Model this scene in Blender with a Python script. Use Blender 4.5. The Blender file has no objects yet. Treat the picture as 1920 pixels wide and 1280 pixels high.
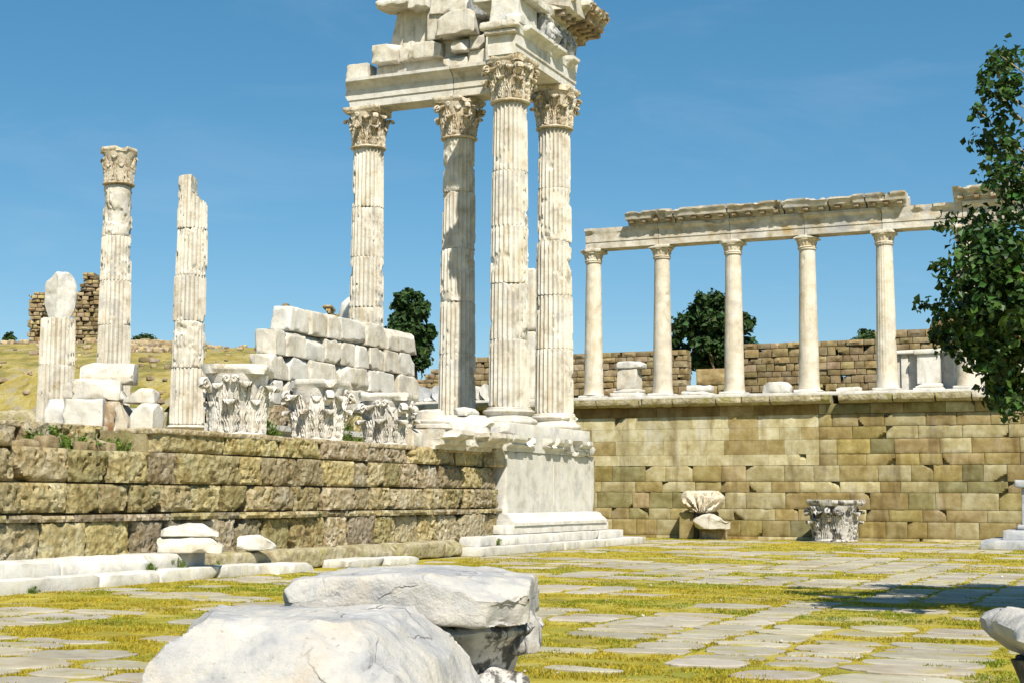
import bpy, math, random
import numpy as np
from mathutils import Matrix, Vector, Euler
R = math.radians
rng = np.random.default_rng(7)
random.seed(7)
SC = bpy.context.scene
COL = SC.collection

# ------------------------------------------------------------------ camera
cd = bpy.data.cameras.new('camera'); cam = bpy.data.objects.new('camera', cd); COL.objects.link(cam)
cd.sensor_width = 36; cd.lens = 52.5; cd.clip_start = .1; cd.clip_end = 3000
CAM = np.array([16.11, -39.15, 1.35])
cam.matrix_world = Matrix.Translation(CAM) @ Matrix.Rotation(R(24), 4, 'Z') @ Matrix.Rotation(R(90) + math.atan(290/2800), 4, 'X') @ Matrix.Rotation(R(.25), 4, 'Z')
SC.camera = cam
# ------------------------------------------------------------------ world and sun
SUN = Vector((.55, -.68, 1.0)).normalized()
W = bpy.data.worlds.new('World'); SC.world = W; W.use_nodes = True
wn = W.node_tree.nodes; wl = W.node_tree.links; wn.clear()
sky = wn.new('ShaderNodeTexSky'); sky.sky_type = 'NISHITA'; sky.sun_disc = False
sky.sun_elevation = math.asin(SUN.z); sky.sun_rotation = math.atan2(SUN.x, SUN.y)
sky.air_density = .8; sky.dust_density = .4; sky.ozone_density = 2.0; sky.altitude = 300
hs = wn.new('ShaderNodeHueSaturation'); hs.inputs['Saturation'].default_value = 1.55; hs.inputs['Value'].default_value = 1.0; hs.inputs['Hue'].default_value = .488
bg = wn.new('ShaderNodeBackground'); bg.inputs[1].default_value = .15
wo = wn.new('ShaderNodeOutputWorld')
gm = wn.new('ShaderNodeGamma'); gm.inputs[1].default_value = .7
wl.new(sky.outputs[0], gm.inputs[0]); wl.new(gm.outputs[0], hs.inputs['Color']); # a few faint wisps of high cloud
wtc = wn.new('ShaderNodeTexCoord'); wmp = wn.new('ShaderNodeMapping'); wmp.inputs['Scale'].default_value = (2.2, 2.2, 9); wmp.inputs['Rotation'].default_value = (0, .12, .5)
wnz = wn.new('ShaderNodeTexNoise'); wnz.inputs['Scale'].default_value = 1.6; wnz.inputs['Detail'].default_value = 7; wnz.inputs['Roughness'].default_value = .62; wnz.inputs['Distortion'].default_value = .6
wrm = wn.new('ShaderNodeValToRGB'); wrm.color_ramp.elements[0].position = .52; wrm.color_ramp.elements[1].position = .8; wrm.color_ramp.elements[1].color = (.09, .09, .09, 1)
wmx = wn.new('ShaderNodeMix'); wmx.data_type = 'RGBA'; wmx.inputs[7].default_value = (4.2, 4.6, 5.0, 1)
wl.new(wtc.outputs['Generated'], wmp.inputs[0]); wl.new(wmp.outputs[0], wnz.inputs['Vector']); wl.new(wnz.outputs['Fac'], wrm.inputs[0]); wl.new(wrm.outputs[0], wmx.inputs[0]); wl.new(hs.outputs[0], wmx.inputs[6])
wl.new(wmx.outputs[2], bg.inputs[0]); wl.new(bg.outputs[0], wo.inputs[0])
sl = bpy.data.lights.new('sun', 'SUN'); sl.energy = 4.9; sl.angle = R(.5); sl.color = (1, .94, .835)
so = bpy.data.objects.new('sun', sl); COL.objects.link(so)
so.rotation_euler = SUN.to_track_quat('Z', 'Y').to_euler(); so.location = (0, 0, 60)
vs = SC.view_settings; vs.view_transform = 'Standard'; vs.look = 'None'; vs.gamma = 1; vs.exposure = .4
SC.cycles.diffuse_bounces = 1

# ------------------------------------------------------------------ noise
def _hash(ix, iy, iz, seed):
    n = (ix*374761393 + iy*668265263 + iz*1440662683 + seed*974634613) & 0xffffffff
    n = ((n ^ (n >> 13))*1274126177) & 0xffffffff
    return (n ^ (n >> 16))/4294967296.0
def vnoise(p, seed=0):
    p = np.asarray(p, float); i = np.floor(p).astype(np.int64); f = p - i; f = f*f*f*(f*(f*6-15)+10)
    out = 0
    for dx in (0, 1):
        wx = f[:, 0] if dx else 1-f[:, 0]
        for dy in (0, 1):
            wy = f[:, 1] if dy else 1-f[:, 1]
            for dz in (0, 1):
                wz = f[:, 2] if dz else 1-f[:, 2]
                out = out + wx*wy*wz*_hash(i[:, 0]+dx, i[:, 1]+dy, i[:, 2]+dz, seed)
    return out*2-1
def fbm(p, seed=0, octv=3, gain=.5):
    a, s, o = 1., 0., 0.; p = np.asarray(p, float)
    for k in range(octv):
        o = o + a*vnoise(p*2**k + 17.3*k, seed+k); s += a; a *= gain
    return o/s
def sstep(a, b, x):
    t = np.clip((x-a)/(b-a), 0, 1); return t*t*(3-2*t)

# ------------------------------------------------------------------ mesh helpers
class MB:
    def __init__(s): s.v = []; s.f = []; s.t = []; s.n = 0
    def add(s, V, F, tint=None):
        V = np.asarray(V, float)
        for f in (F if isinstance(F, list) else [F]):
            f = np.atleast_2d(np.asarray(f, np.int64))
            if f.size: s.f.append(f + s.n)
        s.v.append(V); s.n += len(V)
        t = np.ones((len(V), 3)) if tint is None else np.broadcast_to(np.asarray(tint, float), (len(V), 3))
        s.t.append(t)
        return s
    def mesh(s, name, sharp=38, smooth=True, tint=True):
        me = bpy.data.meshes.new(name)
        V = np.concatenate(s.v); me.vertices.add(len(V)); me.vertices.foreach_set('co', V.astype(np.float32).ravel())
        loops = np.concatenate([f.ravel() for f in s.f]); sizes = np.concatenate([np.full(len(f), f.shape[1]) for f in s.f])
        me.loops.add(len(loops)); me.polygons.add(len(sizes))
        me.loops.foreach_set('vertex_index', loops.astype(np.int32))
        me.polygons.foreach_set('loop_start', np.concatenate([[0], np.cumsum(sizes)[:-1]]).astype(np.int32))
        me.polygons.foreach_set('use_smooth', np.full(len(sizes), smooth))
        if tint:
            at = me.color_attributes.new('tint', 'FLOAT_COLOR', 'POINT')
            at.data.foreach_set('color', np.concatenate([np.concatenate(s.t), np.ones((len(V), 1))], 1).astype(np.float32).ravel())
        me.update(calc_edges=True); me.validate()
        if smooth and sharp: me.set_sharp_from_angle(angle=R(sharp))
        return me
    def build(s, name, mat, parent=None, loc=(0, 0, 0), rot=(0, 0, 0), sharp=38, smooth=True):
        o = bpy.data.objects.new(name, s.mesh(name, sharp, smooth)); COL.objects.link(o)
        o.data.materials.append(mat); o.location = loc; o.rotation_euler = rot
        if parent: o.parent = parent
        return o
def tag(o, label, cat, group=None, kind=None):
    if label: o['label'] = label
    if cat: o['category'] = cat
    if group: o['group'] = group
    if kind: o['kind'] = kind
    return o
def struct(o, kind='structure'): o['kind'] = kind; return o
def thing(name, label, cat, loc=(0, 0, 0), rz=0, group=None):
    o = bpy.data.objects.new(name, None); COL.objects.link(o); o.location = loc; o.rotation_euler = (0, 0, rz); o.empty_display_size = .3
    return tag(o, label, cat, group)
def rotm(rx=0, ry=0, rz=0): return np.array(Euler((rx, ry, rz)).to_matrix())
def xf(V, loc=(0, 0, 0), rx=0, ry=0, rz=0): return V @ rotm(rx, ry, rz).T + np.array(loc)
def gridf(nu, nv, wrap=False):
    """quads of an nu x nv vertex grid (row = u)"""
    a = np.arange(nu-1)[:, None]*nv; b = np.arange(nv if wrap else nv-1)[None]
    b2 = (b+1) % nv
    return np.stack([a+b, a+nv+b, a+nv+b2, a+b2], -1).reshape(-1, 4)
def dedupe(V, F):
    _, idx, inv = np.unique(np.round(V*1e4).astype(np.int64), axis=0, return_index=True, return_inverse=True)
    return V[idx], inv.reshape(-1)[F]
def cut(V, c, n, amp=.012, sc=.2, seed=0):
    n = np.asarray(n, float); n = n/np.linalg.norm(n)
    d = (V-np.asarray(c, float)) @ n; m = d > 0
    if m.any(): V[m] -= n[None]*(d[m]*1.0 - amp*fbm(V[m]/sc, seed))[:, None]
    return V
def stone(size, seed=0, rad=.03, res=.1, amp=.012, nsc=.3, cuts=3, cd=.15, cuta=.015, base0=True, oct=4):
    """rough quarried block: rounded box, noise relief and broken corners; origin at the middle of its base"""
    r = np.random.default_rng(seed); h = np.array(size, float)/2; rad = min(rad, h.min()*.9)
    ax = []
    for k in range(3):
        n = max(2, int(round((2*(h[k]-rad))/res))+1)
        ax.append(np.concatenate([[-h[k], -h[k]+rad*.35], np.linspace(-h[k]+rad, h[k]-rad, n), [h[k]-rad*.35, h[k]]]))
    Vs, Fs, n0 = [], [], 0
    for k in range(3):
        i, j = (k+1) % 3, (k+2) % 3
        A, B = np.meshgrid(ax[i], ax[j], indexing='ij')
        for sg in (-1, 1):
            P = np.zeros(A.shape+(3,)); P[..., i] = A; P[..., j] = B; P[..., k] = sg*h[k]
            f = gridf(len(ax[i]), len(ax[j]))
            Fs.append((f if sg < 0 else f[:, ::-1])[:, ::-1]+n0); Vs.append(P.reshape(-1, 3)); n0 += A.size
    V = np.concatenate(Vs); F = np.concatenate(Fs); V, F = dedupe(V, F)
    q = np.clip(V, -(h-rad), h-rad); d = V-q; L = np.linalg.norm(d, axis=1, keepdims=True); N = d/np.maximum(L, 1e-9)
    V = q+rad*N
    off = r.uniform(-50, 50, 3)
    for k in range(cuts):
        s = r.choice([-1, 1], 3).astype(float)
        if r.random() < .55: s[r.integers(0, 3)] *= r.uniform(0, .3)
        if base0 and r.random() < .6: s[2] = abs(s[2])
        nn = s/h**.5*r.uniform(.5, 1.2, 3); nn /= np.linalg.norm(nn)
        dd = (np.abs(nn)*h).sum() - cd*r.uniform(.4, 1.3)
        V = cut(V, nn*dd, nn, cuta, .15, seed+k)
    for k in range(2*cuts):
        s = r.choice([-1, 1], 3).astype(float); j = r.integers(0, 3); s[j] *= r.uniform(0, .12)
        c = s*h; c[j] = r.uniform(-1, 1)*h[j]; nn = s*r.uniform(.5, 1.2, 3); nn /= np.linalg.norm(nn)
        L_ = r.uniform(.06, .22); w_ = np.exp(-((V[:, j]-c[j])/L_)**2); m_ = w_ > .3
        if m_.any():
            dd = (V-c) @ nn + cd*.35*w_; m_ &= dd > 0; V[m_] -= nn*(dd[m_]*.95)[:, None]
    V = V + N*(amp*fbm((V+off)/nsc, seed, oct))[:, None] + amp*.5*np.stack([fbm((V+off+9*k)/nsc/2, seed+20+k, 2) for k in range(3)], 1)
    V[:, 2] += h[2]
    return V, F
def stone_obj(name, mat, size, loc, label=None, cat=None, group=None, rz=0, rx=0, ry=0, parent=None, seed=None, **kw):
    seed = int(rng.integers(1e6)) if seed is None else seed
    V, F = stone(size, seed, **kw)
    o = MB().add(V, F).build(name, mat, parent, loc, (rx, ry, rz))
    return tag(o, label, cat, group)
def lathe(prof, n=64, flut=None):
    prof = np.array(prof, float); th = np.linspace(0, 2*np.pi, n, endpoint=False)
    V = np.stack([prof[:, 0][:, None]*np.cos(th), prof[:, 0][:, None]*np.sin(th), np.repeat(prof[:, 1][:, None], n, 1)], -1).reshape(-1, 3)
    F = gridf(len(prof), n, True)[:, ::-1]
    return V, F
def fan(ring, c, V):  # close a ring of indices with a centre vertex
    V2 = np.concatenate([V, [c]]); k = len(V); r = np.asarray(ring)
    return V2, np.stack([r, np.roll(r, -1), np.full(len(r), k)], 1)
def tube(pts, rad, n=6):
    pts = np.array(pts, float); rad = np.broadcast_to(np.asarray(rad, float), len(pts))
    T = np.gradient(pts, axis=0); T /= np.linalg.norm(T, axis=1, keepdims=True)+1e-9
    up = np.where(np.abs(T[:, 2:3]) > .9, [[1., 0, 0]], [[0, 0, 1.]])
    A = np.cross(T, up); A /= np.linalg.norm(A, axis=1, keepdims=True)+1e-9; B = np.cross(T, A)
    th = np.linspace(0, 2*np.pi, n, endpoint=False)
    V = pts[:, None]+rad[:, None, None]*(A[:, None]*np.cos(th)[None, :, None]+B[:, None]*np.sin(th)[None, :, None])
    return V.reshape(-1, 3), gridf(len(pts), n, True)
def extrude(prof, x0, x1, res=.06, seed=0, amp=.006, brk=None, ends=(0, 0)):
    """closed profile (y,z) swept along x; brk(P)->P may damage; ends = roughness of the two end faces"""
    prof = np.array(prof, float); P = []
    for a, b in zip(prof, np.roll(prof, -1, 0)):
        n = max(1, int(np.ceil(np.linalg.norm(b-a)/(res*1.2))))
        P.append(a+(b-a)*(np.arange(n)/n)[:, None])
    P = np.concatenate(P); m = len(P)
    nx = max(3, int((x1-x0)/res)); xs = np.linspace(x0, x1, nx)
    V = np.empty((nx, m, 3)); V[..., 0] = xs[:, None]; V[..., 1] = P[:, 0]; V[..., 2] = P[:, 1]
    for e, side in ((ends[0], 0), (ends[1], 1)):
        if e:
            nz = fbm(np.stack([P[:, 0]*2.2, P[:, 1]*2.2, P[:, 0]*0+side*5], 1), seed+side, 3)
            w = np.clip(1-np.abs(xs-(x0, x1)[side])/max(.4, 2*e), 0, 1)
            V[..., 0] += (1 if side == 0 else -1)*w[:, None]*(e*(.6+.8*nz))[None]
    V = V.reshape(-1, 3)
    c = np.array([0, P[:, 0].mean(), P[:, 1].mean()])
    if brk is not None: V = brk(V)
    V += amp*np.stack([fbm(V/.25+7*k, seed+k, 3) for k in range(3)], 1)
    F = gridf(nx, m, True)
    V, f1 = fan(np.arange(m), V[:m].mean(0), V); V, f2 = fan(np.arange((nx-1)*m, nx*m)[::-1], V[(nx-1)*m:nx*m].mean(0), V)
    return V, [F, f1, f2]
def breaker(axis, p0, sgn, seed, sc=.5, thr=.1, amt=1.0, zmin=-1e9):
    """knock off what sticks out beyond p0 along axis, in noisy stretches"""
    def fn(V):
        s = fbm(np.stack([V[:, 0]/sc, V[:, 1]/sc*.3, V[:, 2]/sc*.8], 1), seed, 3)
        m = sstep(thr, thr+.12, s)*amt
        ov = np.maximum(0, sgn*(V[:, axis]-p0))*(V[:, 2] > zmin)
        V[:, axis] -= sgn*ov*m
        return V
    return fn

# ------------------------------------------------------------------ materials
def stone_mat(name, ramp, scale=3., stain=None, streak=None, spots=None, bump=.3, bscale=14., pits=0, pscale=18., rough=.85, tint=False, dist=.03, crack=None, var=.10):
    m = bpy.data.materials.new(name); m.use_nodes = True; nt = m.node_tree; N = nt.nodes; L = nt.links; N.clear()
    out = N.new('ShaderNodeOutputMaterial'); bs = N.new('ShaderNodeBsdfPrincipled'); L.new(bs.outputs[0], out.inputs[0])
    bs.inputs['Roughness'].default_value = rough; bs.inputs['Specular IOR Level'].default_value = .25
    tc = N.new('ShaderNodeTexCoord'); oi = N.new('ShaderNodeObjectInfo')
    va = N.new('ShaderNodeVectorMath'); va.operation = 'MULTIPLY_ADD'
    va.inputs[1].default_value = (1, 1, 1); L.new(tc.outputs['Object'], va.inputs[0])
    cv = N.new('ShaderNodeCombineXYZ'); mu = N.new('ShaderNodeMath'); mu.operation = 'MULTIPLY'; mu.inputs[1].default_value = 40
    L.new(oi.outputs['Random'], mu.inputs[0]); L.new(mu.outputs[0], cv.inputs[0]); L.new(mu.outputs[0], cv.inputs[1]); L.new(mu.outputs[0], cv.inputs[2])
    L.new(cv.outputs[0], va.inputs[2]); P = va.outputs[0]
    def noise(sc, det=6, ro=.6, vec=P, di=0):
        n = N.new('ShaderNodeTexNoise'); n.inputs['Scale'].default_value = sc; n.inputs['Detail'].default_value = det; n.inputs['Roughness'].default_value = ro; n.inputs['Distortion'].default_value = di
        L.new(vec, n.inputs['Vector']); return n.outputs['Fac']
    def rampn(fac, stops):
        r = N.new('ShaderNodeValToRGB'); e = r.color_ramp.elements
        while len(e) < len(stops): e.new(.5)
        for el, (p, c) in zip(e, stops): el.position = p; el.color = (*c, 1) if len(c) == 3 else c
        L.new(fac, r.inputs[0]); return r.outputs[0]
    def mix(fac, a, b, mode='MIX'):
        x = N.new('ShaderNodeMix'); x.data_type = 'RGBA'; x.blend_type = mode
        if isinstance(fac, float): x.inputs[0].default_value = fac
        else: L.new(fac, x.inputs[0])
        for s, v in ((6, a), (7, b)):
            if isinstance(v, tuple): x.inputs[s].default_value = (*v, 1)
            else: L.new(v, x.inputs[s])
        return x.outputs[2]
    g = lambda a: (a, a, a)
    col = rampn(noise(scale, 8, .65, di=.3), ramp)
    for sp in (stain or []):
        c, sc, lo, hi, amt = sp
        col = mix(rampn(noise(sc, 7, .68), [(lo, g(0)), (hi, g(amt))]), col, c)
    for sp in (streak or []):
        c, sx, sz, lo, hi, amt = sp
        mp = N.new('ShaderNodeMapping'); mp.inputs['Scale'].default_value = (sx, sx, sz); L.new(P, mp.inputs[0])
        col = mix(rampn(noise(1., 5, .6, mp.outputs[0]), [(lo, g(0)), (hi, g(amt))]), col, c)
    if spots:
        c, sc, lo, hi, amt = spots
        col = mix(rampn(noise(sc, 3, .7), [(lo, g(0)), (hi, g(amt))]), col, c)
    hv = N.new('ShaderNodeMapRange'); hv.inputs[3].default_value = 1-var; hv.inputs[4].default_value = 1+var*.6; L.new(oi.outputs['Random'], hv.inputs[0])
    col = mix(1.0, col, hv.outputs[0], 'MULTIPLY')
    ck = None
    if crack:
        sc, wd, amt = crack
        nz = N.new('ShaderNodeTexNoise'); nz.inputs['Scale'].default_value = 4; nz.inputs['Detail'].default_value = 6; L.new(P, nz.inputs['Vector'])
        vm = N.new('ShaderNodeVectorMath'); vm.operation = 'MULTIPLY_ADD'; vm.inputs[1].default_value = (.35, .35, .35); L.new(nz.outputs['Color'], vm.inputs[0]); L.new(P, vm.inputs[2])
        v = N.new('ShaderNodeTexVoronoi'); v.feature = 'DISTANCE_TO_EDGE'; v.inputs['Scale'].default_value = sc; L.new(vm.outputs[0], v.inputs['Vector'])
        ln = rampn(v.outputs['Distance'], [(0., g(1)), (wd, g(0))]); ms = rampn(noise(1.7, 3, .6), [(.48, g(0)), (.62, g(amt))])
        ck = mix(1.0, ln, ms, 'MULTIPLY'); col = mix(ck, col, (.16, .12, .09))
    if tint:
        at = N.new('ShaderNodeAttribute'); at.attribute_name = 'tint'; col = mix(1.0, col, at.outputs['Color'], 'MULTIPLY')
    L.new(col, bs.inputs['Base Color'])
    bm = N.new('ShaderNodeBump'); bm.inputs['Strength'].default_value = bump; bm.inputs['Distance'].default_value = dist
    hgt = noise(bscale, 8, .7)
    if ck is not None:
        a = N.new('ShaderNodeMath'); a.operation = 'MULTIPLY_ADD'; a.inputs[1].default_value = -.8; L.new(ck, a.inputs[0]); L.new(hgt, a.inputs[2]); hgt = a.outputs[0]
    if pits:
        v = N.new('ShaderNodeTexVoronoi'); v.inputs['Scale'].default_value = pscale; L.new(P, v.inputs['Vector'])
        a = N.new('ShaderNodeMath'); a.operation = 'MULTIPLY_ADD'; a.inputs[1].default_value = pits; L.new(v.outputs['Distance'], a.inputs[0]); L.new(hgt, a.inputs[2]); hgt = a.outputs[0]
    L.new(hgt, bm.inputs['Height']); L.new(bm.outputs[0], bs.inputs['Normal'])
    return m
def plain_mat(name, c, rough=.8, trans=None, tint=False, var=.25, vscale=3.):
    m = bpy.data.materials.new(name); m.use_nodes = True; nt = m.node_tree; N = nt.nodes; L = nt.links
    b = N['Principled BSDF']; b.inputs['Roughness'].default_value = rough; b.inputs['Specular IOR Level'].default_value = .3
    tc = N.new('ShaderNodeTexCoord'); n = N.new('ShaderNodeTexNoise'); n.inputs['Scale'].default_value = vscale; L.new(tc.outputs['Object'], n.inputs['Vector'])
    r = N.new('ShaderNodeValToRGB'); e = r.color_ramp.elements; e[0].position = .3; e[1].position = .7
    e[0].color = (*[x*(1-var) for x in c], 1); e[1].color = (*[x*(1+var) for x in c], 1); L.new(n.outputs['Fac'], r.inputs[0]); col = r.outputs[0]
    if tint:
        at = N.new('ShaderNodeAttribute'); at.attribute_name = 'tint'; x = N.new('ShaderNodeMix'); x.data_type = 'RGBA'; x.blend_type = 'MULTIPLY'; x.inputs[0].default_value = 1
        L.new(col, x.inputs[6]); L.new(at.outputs['Color'], x.inputs[7]); col = x.outputs[2]
    L.new(col, b.inputs['Base Color'])
    if trans:
        t = N.new('ShaderNodeBsdfTranslucent'); L.new(col, t.inputs[0]); ms = N.new('ShaderNodeMixShader'); ms.inputs[0].default_value = trans
        L.new(b.outputs[0], ms.inputs[1]); L.new(t.outputs[0], ms.inputs[2]); L.new(ms.outputs[0], N['Material Output'].inputs[0])
    return m
MARBLE = stone_mat('weathered_marble', [(.3, (.38, .325, .235)), (.45, (.60, .55, .45)), (.62, (.72, .68, .59))], 2.2,
    stain=[((.36, .345, .325), 1.3, .53, .66, .6), ((.40, .28, .12), 3.1, .60, .72, .6)], streak=[((.50, .39, .22), 5, .5, .55, .68, .6), ((.30, .29, .28), 7, .35, .58, .70, .55)],
    spots=((.22, .18, .12), 24, .66, .76, .5), bump=.45, bscale=14, crack=(.9, .006, .6))
MARBLEW = stone_mat('white_marble', [(.3, (.44, .41, .35)), (.45, (.64, .61, .535)), (.62, (.74, .715, .65))], 2.,
    stain=[((.40, .40, .41), 1.5, .53, .66, .6), ((.46, .34, .17), 2.4, .62, .76, .5)], streak=[((.56, .46, .30), 4, .4, .56, .70, .5), ((.36, .355, .35), 6, .4, .6, .72, .45)],
    spots=((.3, .27, .22), 20, .68, .78, .45), bump=.4, bscale=15, crack=(1.1, .006, .5))
MARBLEG = stone_mat('grey_marble', [(.3, (.24, .25, .27)), (.45, (.40, .41, .42)), (.6, (.52, .52, .52))], 2.6,
    stain=[((.22, .22, .23), 3., .58, .72, .65), ((.62, .52, .38), 1.2, .55, .75, .5)], spots=((.16, .15, .14), 22, .66, .76, .55), bump=.55, bscale=20)
FOREROCK = stone_mat('pale_foreground_marble', [(.3, (.35, .35, .36)), (.44, (.51, .495, .465)), (.6, (.64, .595, .515))], 3.2,
    stain=[((.33, .345, .38), 1.7, .50, .64, .75), ((.58, .44, .28), 1.4, .55, .70, .5), ((.72, .69, .63), 3.4, .56, .68, .7)], streak=[((.45, .44, .44), 14, 2.5, .6, .72, .5)],
    spots=((.26, .22, .18), 34, .62, .72, .6), bump=.7, bscale=15, dist=.035, crack=(1.5, .012, .85))
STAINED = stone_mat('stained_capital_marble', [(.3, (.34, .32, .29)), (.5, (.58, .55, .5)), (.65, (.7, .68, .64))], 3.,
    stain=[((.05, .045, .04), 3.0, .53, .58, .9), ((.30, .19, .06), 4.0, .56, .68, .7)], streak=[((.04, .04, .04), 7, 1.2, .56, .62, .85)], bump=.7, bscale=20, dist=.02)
CARVED = stone_mat('carved_marble', [(.3, (.38, .27, .14)), (.46, (.62, .53, .38)), (.62, (.75, .69, .57))], 3.,
    stain=[((.24, .14, .05), 6., .53, .63, .75), ((.36, .34, .32), 2., .56, .70, .55)], spots=((.11, .065, .03), 18, .58, .68, .75), bump=.5, bscale=22)
CARVEDW = stone_mat('pale_carved_marble', [(.3, (.42, .35, .25)), (.44, (.68, .63, .54)), (.6, (.80, .765, .69))], 3.,
    stain=[((.26, .16, .07), 6., .57, .66, .65), ((.38, .37, .37), 2., .57, .70, .5)], spots=((.12, .075, .035), 18, .62, .72, .7), bump=.5, bscale=22)
FRIEZE = stone_mat('grey_weathered_frieze', [(.3, (.18, .19, .20)), (.5, (.42, .42, .41)), (.66, (.66, .63, .57))], 2.5,
    stain=[((.06, .065, .075), 3., .52, .62, .85), ((.5, .38, .2), 2., .6, .75, .5)], streak=[((.08, .085, .1), 6, .7, .54, .64, .8)], bump=.6, bscale=16)
SOFFIT = stone_mat('rust_stained_marble', [(.3, (.17, .105, .05)), (.5, (.35, .275, .175)), (.66, (.62, .57, .46))], 2.8,
    stain=[((.22, .09, .025), 3., .52, .66, .7)], spots=((.1, .05, .02), 18, .62, .74, .6), bump=.5)
TUFA = stone_mat('rough_tan_stone', [(.28, (.22, .15, .065)), (.45, (.42, .33, .175)), (.62, (.57, .485, .32))], 4.,
    stain=[((.17, .075, .03), 1.2, .60, .73, .75), ((.56, .53, .44), 1.6, .54, .7, .6), ((.27, .21, .06), 2.2, .64, .76, .35)], spots=((.10, .06, .03), 13, .58, .68, .65), bump=1.0, bscale=9, pits=.8, pscale=9, tint=True, dist=.06)
OCHRE = stone_mat('ochre_ashlar', [(.3, (.21, .155, .055)), (.48, (.315, .245, .10)), (.64, (.41, .34, .17))], 2.4,
    stain=[((.27, .16, .05), 1.6, .6, .75, .55), ((.44, .385, .27), 1.0, .56, .70, .55)], streak=[((.13, .085, .03), 2.2, .35, .54, .70, .65), ((.52, .46, .32), 1.6, .4, .58, .74, .45)],
    spots=((.15, .09, .03), 16, .66, .76, .5), bump=.4, bscale=12, tint=True)
RUBBLE = stone_mat('rubble_stone', [(.3, (.18, .125, .06)), (.48, (.31, .235, .125)), (.64, (.43, .36, .23))], 3.,
    stain=[((.26, .12, .05), 1.4, .6, .74, .6)], spots=((.1, .07, .04), 14, .62, .74, .5), bump=.7, bscale=8, tint=True)
KERB = stone_mat('lichen_kerb_stone', [(.3, (.22, .175, .09)), (.48, (.38, .325, .195)), (.64, (.50, .45, .32))], 4.,
    stain=[((.30, .28, .05), 2.5, .52, .66, .7)], spots=((.12, .09, .04), 14, .62, .72, .6), bump=.9, bscale=10, pits=.6, pscale=11)
PAVING = stone_mat('paving_stone', [(.3, (.31, .27, .195)), (.48, (.43, .385, .295)), (.64, (.51, .465, .37))], 1.6,
    stain=[((.40, .33, .05), 1.8, .56, .64, .7), ((.36, .32, .04), 6, .62, .68, .7), ((.27, .22, .12), 3.2, .6, .74, .5)], spots=((.24, .21, .15), 28, .60, .72, .45), bump=.5, bscale=14, tint=True)
GROUND = stone_mat('dry_grass_ground', [(.3, (.24, .195, .03)), (.46, (.42, .34, .035)), (.62, (.50, .41, .07))], .9,
    stain=[((.22, .24, .03), .7, .50, .66, .8), ((.45, .39, .29), .45, .55, .64, .85), ((.46, .41, .31), 2.3, .6, .7, .7)], spots=((.24, .17, .06), 22, .55, .7, .6), bump=.8, bscale=30, rough=.95)
HILL = stone_mat('dry_hill_grass', [(.3, (.26, .20, .07)), (.46, (.46, .36, .085)), (.62, (.55, .46, .19))], 1.3,
    stain=[((.22, .21, .05), .5, .5, .62, .8), ((.42, .37, .27), .9, .55, .64, .85)], spots=((.26, .18, .07), 5, .58, .7, .6), bump=1., bscale=5, rough=.95, dist=.2)
SOIL = stone_mat('ledge_soil', [(.3, (.20, .15, .07)), (.48, (.34, .27, .14)), (.64, (.44, .37, .2))], 3., stain=[((.25, .25, .05), 1.2, .5, .66, .7)], bump=.8, bscale=12)
LEAF = plain_mat('dark_leaf', (.03, .065, .012), .45, .1, True)
LEAFF = plain_mat('far_leaf', (.03, .065, .014), .6, .12, True)
WEED = plain_mat('weed_leaf', (.13, .20, .025), .6, .3, True)
GRASS = plain_mat('grass_blade', (.30, .275, .035), .7, .3, True)
BARK = plain_mat('bark', (.20, .15, .10), .9, var=.4, vscale=8)
TWIG = plain_mat('pale_bark', (.34, .27, .17), .9, var=.3, vscale=8)
DARKST = stone_mat('mottled_black_marble', [(.3, (.03, .027, .022)), (.5, (.09, .08, .065)), (.66, (.36, .34, .3))], 4., bump=.7, bscale=18)  # near-black mottled tone for the stem of the broken stump
METAL = plain_mat('dark_iron', (.02, .02, .02), .5)

# ------------------------------------------------------------------ ground
g = MB(); S = 700
g.add([(-S, -S, 0), (S, -S, 0), (S, S, 0), (-S, S, 0)], [[0, 1, 2, 3]])
struct(g.build('ground', GROUND, smooth=False))
def cw(X, Z, h=0):
    """ground-plan point X metres right of and Z metres ahead of the viewing place"""
    return np.array([CAM[0]+X*.91355-Z*.40674, CAM[1]+X*.40674+Z*.91355, h])
def grassy(x, y):
    P = np.stack([np.asarray(x)/3.4, np.asarray(y)/1.7, np.zeros_like(x)+3.3], 1)
    return fbm(P, 91, 4)
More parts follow.
